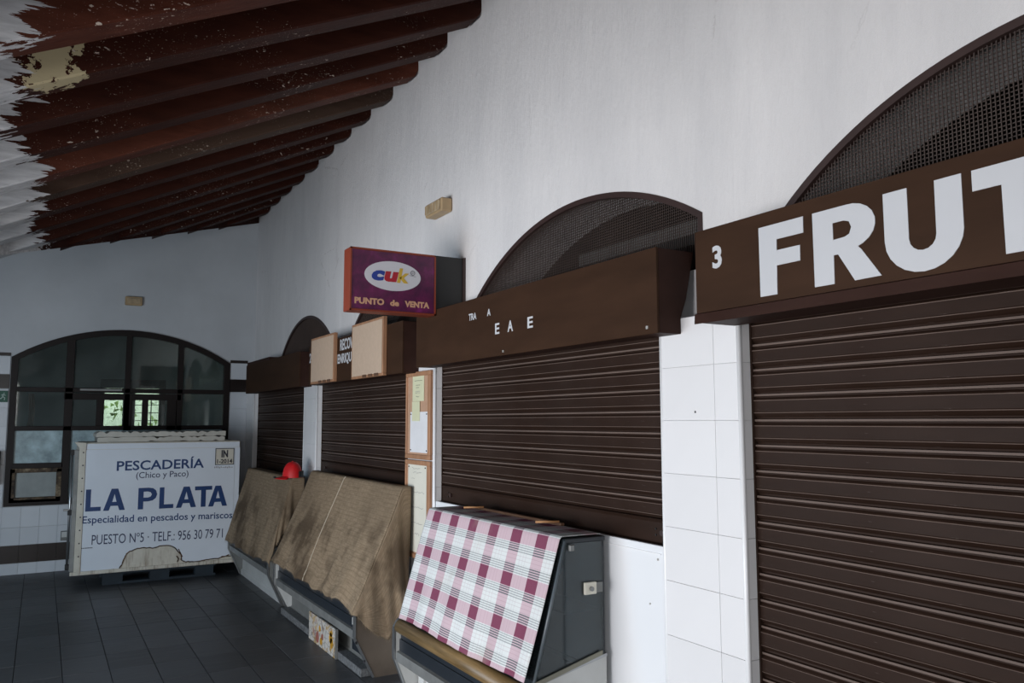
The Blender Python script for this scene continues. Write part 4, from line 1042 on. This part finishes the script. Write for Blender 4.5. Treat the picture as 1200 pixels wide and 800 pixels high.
# nearest case, plaid cloth
t3, n3 = case(2.86, 4.235, -0.02, 1.108, -0.225, -0.385, 0.52, 'nearest glass display case under the plaid cloth, beside the white panel', 'case_white', 'case_white')
MB().tube([(-0.402, 2.885, 0.487), (-0.402, 4.21, 0.487)], 0.038, 16).build('rolled_cover', 'roll', t3, smooth=True)
MB().prism([(-0.045, .612), (-0.045, .63), (-0.385, .548), (-0.385, .53)], 1, 2.852, 2.858).build('olive_strip', 'olive', t3)
bx('switch_box', (-0.135, 2.848, 0.868), (-0.075, 2.862, 0.918), 'paper', t3, .002)
bx('switch_plate', (-0.075, 2.852, 0.872), (-0.040, 2.861, 0.914), 'case_grey', t3, .001)
MB().tube([(-0.105, 2.85, 0.892), (-0.105, 2.838, 0.892)], 0.010, 12).build('switch_knob', 'steel_dull', t3)
bx('glass_hinge', (-0.212, 2.845, 1.055), (-0.190, 2.862, 1.080), 'steel_dull', t3, .002)
for z in (.35,): pass
bx('leg_strip', (-0.30, 4.13, 0.0), (-0.27, 4.20, 0.285), 'case_white', t3)
# long middle case, burlap
t2, n2 = case(4.95, 6.97, -0.035, 1.165, -0.082, -0.355, 0.455, 'long burlap covered display case below the canvas boards', 'case_grey', 'end_brown', 'case_white')
bx('price_tag', (n2-.004, 4.985, .33), (n2+.001, 5.0, .375), 'case_white', t2)
bx('kerb', (-0.345, 4.99, 0.0), (-0.27, 6.95, 0.05), 'speckled', t2, .003)
for (y, z) in ((4.948, .22), (4.948, .10)): bx('bolt', (-.40 if z > .15 else -.345, y-.004, z), (-.388 if z > .15 else -.333, y+.002, z+.016), 'ink', t2)
bx('vent_panel', (-0.262, 5.0, .07), (-0.252, 5.40, .22), 'case_dark', t2)
t1, n1_ = case(7.22, 8.95, -0.09, 1.095, -0.19, -0.345, 0.475, 'farthest display case under a short burlap cloth', 'case_white', 'case_grey')
# printed panel leaning on the plinth
t = thing('printed_panel', 'colourful printed panel leaning against the plinth under the long burlap', 'panel', (-0.35, 5.76, 0))
bx('panel', (-0.362, 5.455, 0.001), (-0.347, 6.075, 0.195), 'printed', t, .002)
bx('panel_edge', (-0.364, 5.44, 0.001), (-0.347, 5.455, 0.198), 'steel_dull', t)
random.seed(9)
for q in range(7):
    yy = random.uniform(5.52, 6.0); zz = random.uniform(.04, .15); r = random.uniform(.018, .035)
    MB().prism([(yy+r*math.cos(w*.785)*(1+.3*random.random()), zz+r*math.sin(w*.785)*(1+.3*random.random())) for w in range(8)], 0, -0.3635, -0.362).build('print_shape', random.choice(('printed_yellow', 'printed_yellow', 'printed_red')), t)

# ---------------------------------------------------------------- cloths
def interp(P, t):
    L = [math.hypot(b[0]-a[0], b[1]-a[1]) for a, b in zip(P, P[1:])]; S = sum(L); d = t*S
    for (a, b), l in zip(zip(P, P[1:]), L):
        if d <= l or (a, b) == (P[-2], P[-1]):
            q = min(1, d/l) if l else 0
            return a[0]+(b[0]-a[0])*q, a[1]+(b[1]-a[1])*q
        d -= l
def drape(name, mat, y0, y1, prof, label, cat, folds, hem, nrm=(-0.96, 0.28), nu=120, nv=60, uvo=(0, 0), vstart=0.0, hemy=None):
    """prof: list of (x,z) from the back of the top down to the hem"""
    L = sum(math.hypot(b[0]-a[0], b[1]-a[1]) for a, b in zip(prof, prof[1:]))
    def f(u, v):
        y = y1 + (y0-y1)*u
        x, z = interp(prof, v)
        w = max(0, (v-0.25)/0.75)
        d = folds(u, v)*w
        hz = hem(u)*max(0, (v-0.6)/0.4)
        if hemy: y += hemy(u, v)
        return (x + nrm[0]*d - 0.003, y, z + nrm[1]*d + hz + 0.002)
    m = MB().grid(f, nu, nv, lambda u, v: ((y1-y0)*u+uvo[0], v*L - vstart + uvo[1]))
    o = m.build(name, mat, smooth=True, origin=((prof[0][0]+prof[-1][0])/2, (y0+y1)/2, prof[-1][1]))
    sm = o.modifiers.new('thickness', 'SOLIDIFY'); sm.thickness = 0.0025; sm.offset = 1
    return setp(o, label, cat)
S = math.sin
# plaid
plaid = drape('plaid_cloth', 'plaid', 2.875, 4.205, [(-0.028, 1.110), (-0.228, 1.110), (-0.236, 1.104), (-0.405, 0.528)],
      'pink, maroon and white plaid cloth over the nearest display case', 'cloth',
      lambda u, v: 0.009 + 0.0045*S(u*31+v*2) + 0.006*S(u*11+2.5*v+1) + 0.003*S(u*57-v*3)*v, lambda u: 0.006*S(u*8)+0.010*u, vstart=0.208+0.004, uvo=(0.012, 0),
      hemy=lambda u, v: 0.03*max(0, v-.3)*(1-u)*0 + 0.012*S(v*5)*0.4)
# long burlap with a hanging flap at the near end
def burlap(y0, y1, prof, hemf, folds, label, flap, seam_u):
    o = drape('burlap_cloth', 'burlap', y0, y1, prof, label, 'cloth', folds, hemf, nu=150, nv=60)
    org = Vector(o.location)
    Pf = prof
    def ff(s, q):
        # s: 0 at the front hem .. 1 at the back ; q: 0 upper .. 1 lower
        v = 1-s; x, z = interp(Pf, v)
        w = max(0, (v-0.25)/0.75); d = folds(1.0, v)*w
        x += -0.96*d - .003; z += 0.28*d + .002 + hemf(1.0)*max(0, (v-.6)/.4)
        hx, hz = interp(flap, s)
        rip = 0.012*S(s*26+q*3)*q + 0.010*S(s*11)*q
        return (x+(hx-x)*q, y0-.004-rip-0.035*q*(1-s), z+(hz-z)*q)
    m = MB().grid(ff, 60, 24, lambda s, q: (s*0.9, q*0.6+3))
    fl = m.build('hanging_flap', 'burlap', o, smooth=True)
    sm = fl.modifiers.new('thickness', 'SOLIDIFY'); sm.thickness = 0.002
    # frayed threads along the hem
    m = MB(); random.seed(17)
    for i in range(420):
        u = random.random(); y = y1+(y0-y1)*u; x, z = interp(prof, 1); z += hemf(u); x -= .003+.96*folds(u, 1); z += .28*folds(u, 1)
        ln = random.uniform(.006, .030)
        a = Vector((x, y, z+.004)); b = a + Vector((random.uniform(-.006, .004), random.uniform(-.008, .008), -ln))
        m.bm.faces.new([m.bm.verts.new(p) for p in (a+Vector((0, .0012, 0)), a-Vector((0, .0012, 0)), b)])
    for i in range(140):
        s = random.random(); p = Vector(ff(s, 1.0)); b = p + Vector((random.uniform(-.008, .008), -.002, -random.uniform(.006, .028)))
        m.bm.faces.new([m.bm.verts.new(q) for q in (p+Vector((.0012, 0, .002)), p-Vector((.0012, 0, -.002)), b)])
    setp(m.build('frayed_hem', 'burlap', o, recalc=False), kind='stuff')
    if seam_u:
        pts = []
        for i in range(41):
            v = .06+.94*i/40; u = seam_u(v); y = y1+(y0-y1)*u; x, z = interp(prof, v); w = max(0, (v-.25)/.75); d = folds(u, v)*w + .002
            pts.append((x-.96*d-.005, y, z+.28*d+.005+hemf(u)*max(0, (v-.6)/.4)))
        MB().tube(pts, .0045, 5).build('seam', 'seam', o)
    return o
p2 = [(-0.036, 1.169), (-0.084, 1.169), (-0.096, 1.160), (-0.352, 0.50), (-0.378, 0.45), (-0.382, 0.425)]
f2 = lambda u, v: 0.030*v + 0.012*S(u*7+0.6) + 0.010*S(u*17+v*1.5) + 0.007*S(u*41-v*2)*v + (0.018*math.exp(-((u-.83)/.05)**2))*v
burlap(4.94, 7.00, p2, lambda u: -0.015+0.012*S(u*9)+0.01*S(u*31)+0.005*S(u*67) - 0.02*max(0, u-.85)/.15, f2,
       'long stained burlap cloth with a pale seam over the middle case', [(-0.405, 0.40), (-0.34, 0.32), (-0.27, 0.27), (-0.19, 0.225), (-0.13, 0.33), (-0.08, 0.47), (-0.045, 0.62)],
       lambda v: 0.445 - 0.02*S(v*3))
p1 = [(-0.095, 1.098), (-0.192, 1.098), (-0.204, 1.091), (-0.362, 0.490), (-0.383, 0.43), (-0.386, 0.40)]
f1 = lambda u, v: 0.024*v + 0.008*S(u*6) + 0.009*S(u*19+v) + 0.006*S(u*43)*v
burlap(7.205, 8.985, p1, lambda u: -0.06+0.03*u+0.012*S(u*8)+0.008*S(u*33), f1,
       'short stained burlap cloth over the farthest case, under the red cap', [(-0.40, 0.37), (-0.38, 0.46), (-0.31, 0.58), (-0.20, 0.70), (-0.10, 0.76)], None)

# ---------------------------------------------------------------- small things on the cases
t = thing('cap', 'bright red baseball cap lying on the burlap of the farthest case', 'cap', (-0.19, 7.26, 1.103))
cx, cy, cz = -0.192, 7.262, 1.103
def dome(u, v):
    a = 2*math.pi*u; e = v*math.pi/2
    r = 0.087*math.cos(e)**0.8 if e < 1.57 else 0.0
    zz = 0.138*math.sin(e)**0.95
    crease = 0.004*abs(S(3*a))
    return (cx+(r*1.0-crease*math.cos(e))*math.cos(a), cy+(r*1.15)*math.sin(a), cz+zz)
m = MB().grid(dome, 48, 16); bmesh.ops.remove_doubles(m.bm, verts=m.bm.verts, dist=1e-4)
m.build('crown', 'cap_red', t, smooth=True)
m = MB()
def brim(u, v):
    a = math.pi*(0.72+0.56*u)
    r = 0.085+0.075*v*math.sin(math.pi*u)**0.5 if 0 < u < 1 else 0.085
    return (cx+r*math.cos(a), cy+r*1.15*math.sin(a), cz+.012-.012*v - .012*abs(u-.5)*2*v)
m.grid(brim, 24, 5); b_ = m.build('brim', 'cap_red', t, smooth=True); sm = b_.modifiers.new('thickness', 'SOLIDIFY'); sm.thickness = .004
MB().tube([(cx, cy, cz+.137), (cx, cy, cz+.143)], .008, 10).build('button', 'cap_red', t)
m = MB(); m.prism([(cx+.088*math.cos(R_(q)), cy+.10*math.sin(R_(q))) for q in range(-70, 71, 14)] + [(cx+.096*math.cos(R_(q)), cy+.108*math.sin(R_(q))) for q in range(70, -71, -14)], 2, cz+.004, cz+.055)
m.build('strap', 'black', t)
bx('brim_clip', (cx-.168, cy-.03, cz-.002), (cx-.150, cy+.01, cz+.014), 'black', t)
# lath and brass rods lying along the shutter foot
t = setp(bx('lath', (-0.050, 3.16, 1.1145), (-0.028, 4.02, 1.128), 'wood_dark', bev=.002), 'dark wooden lath lying on the plaid case against the shutter', 'lath')
for i, (x, y, lb) in enumerate(((-0.055, 3.93, 'brass coloured rod end resting on the lath, left one'), (-0.055, 3.19, 'brass coloured rod end resting on the lath, right one'))):
    o = MB().tube([(x+.005, y-.02, 1.134), (x-.085, y+.045, 1.131)], .0055, 8).build('rod', 'brass', smooth=True, origin=(x, y, 1.13)); setp(o, lb, 'rod')
bpy.context.view_layer.update()
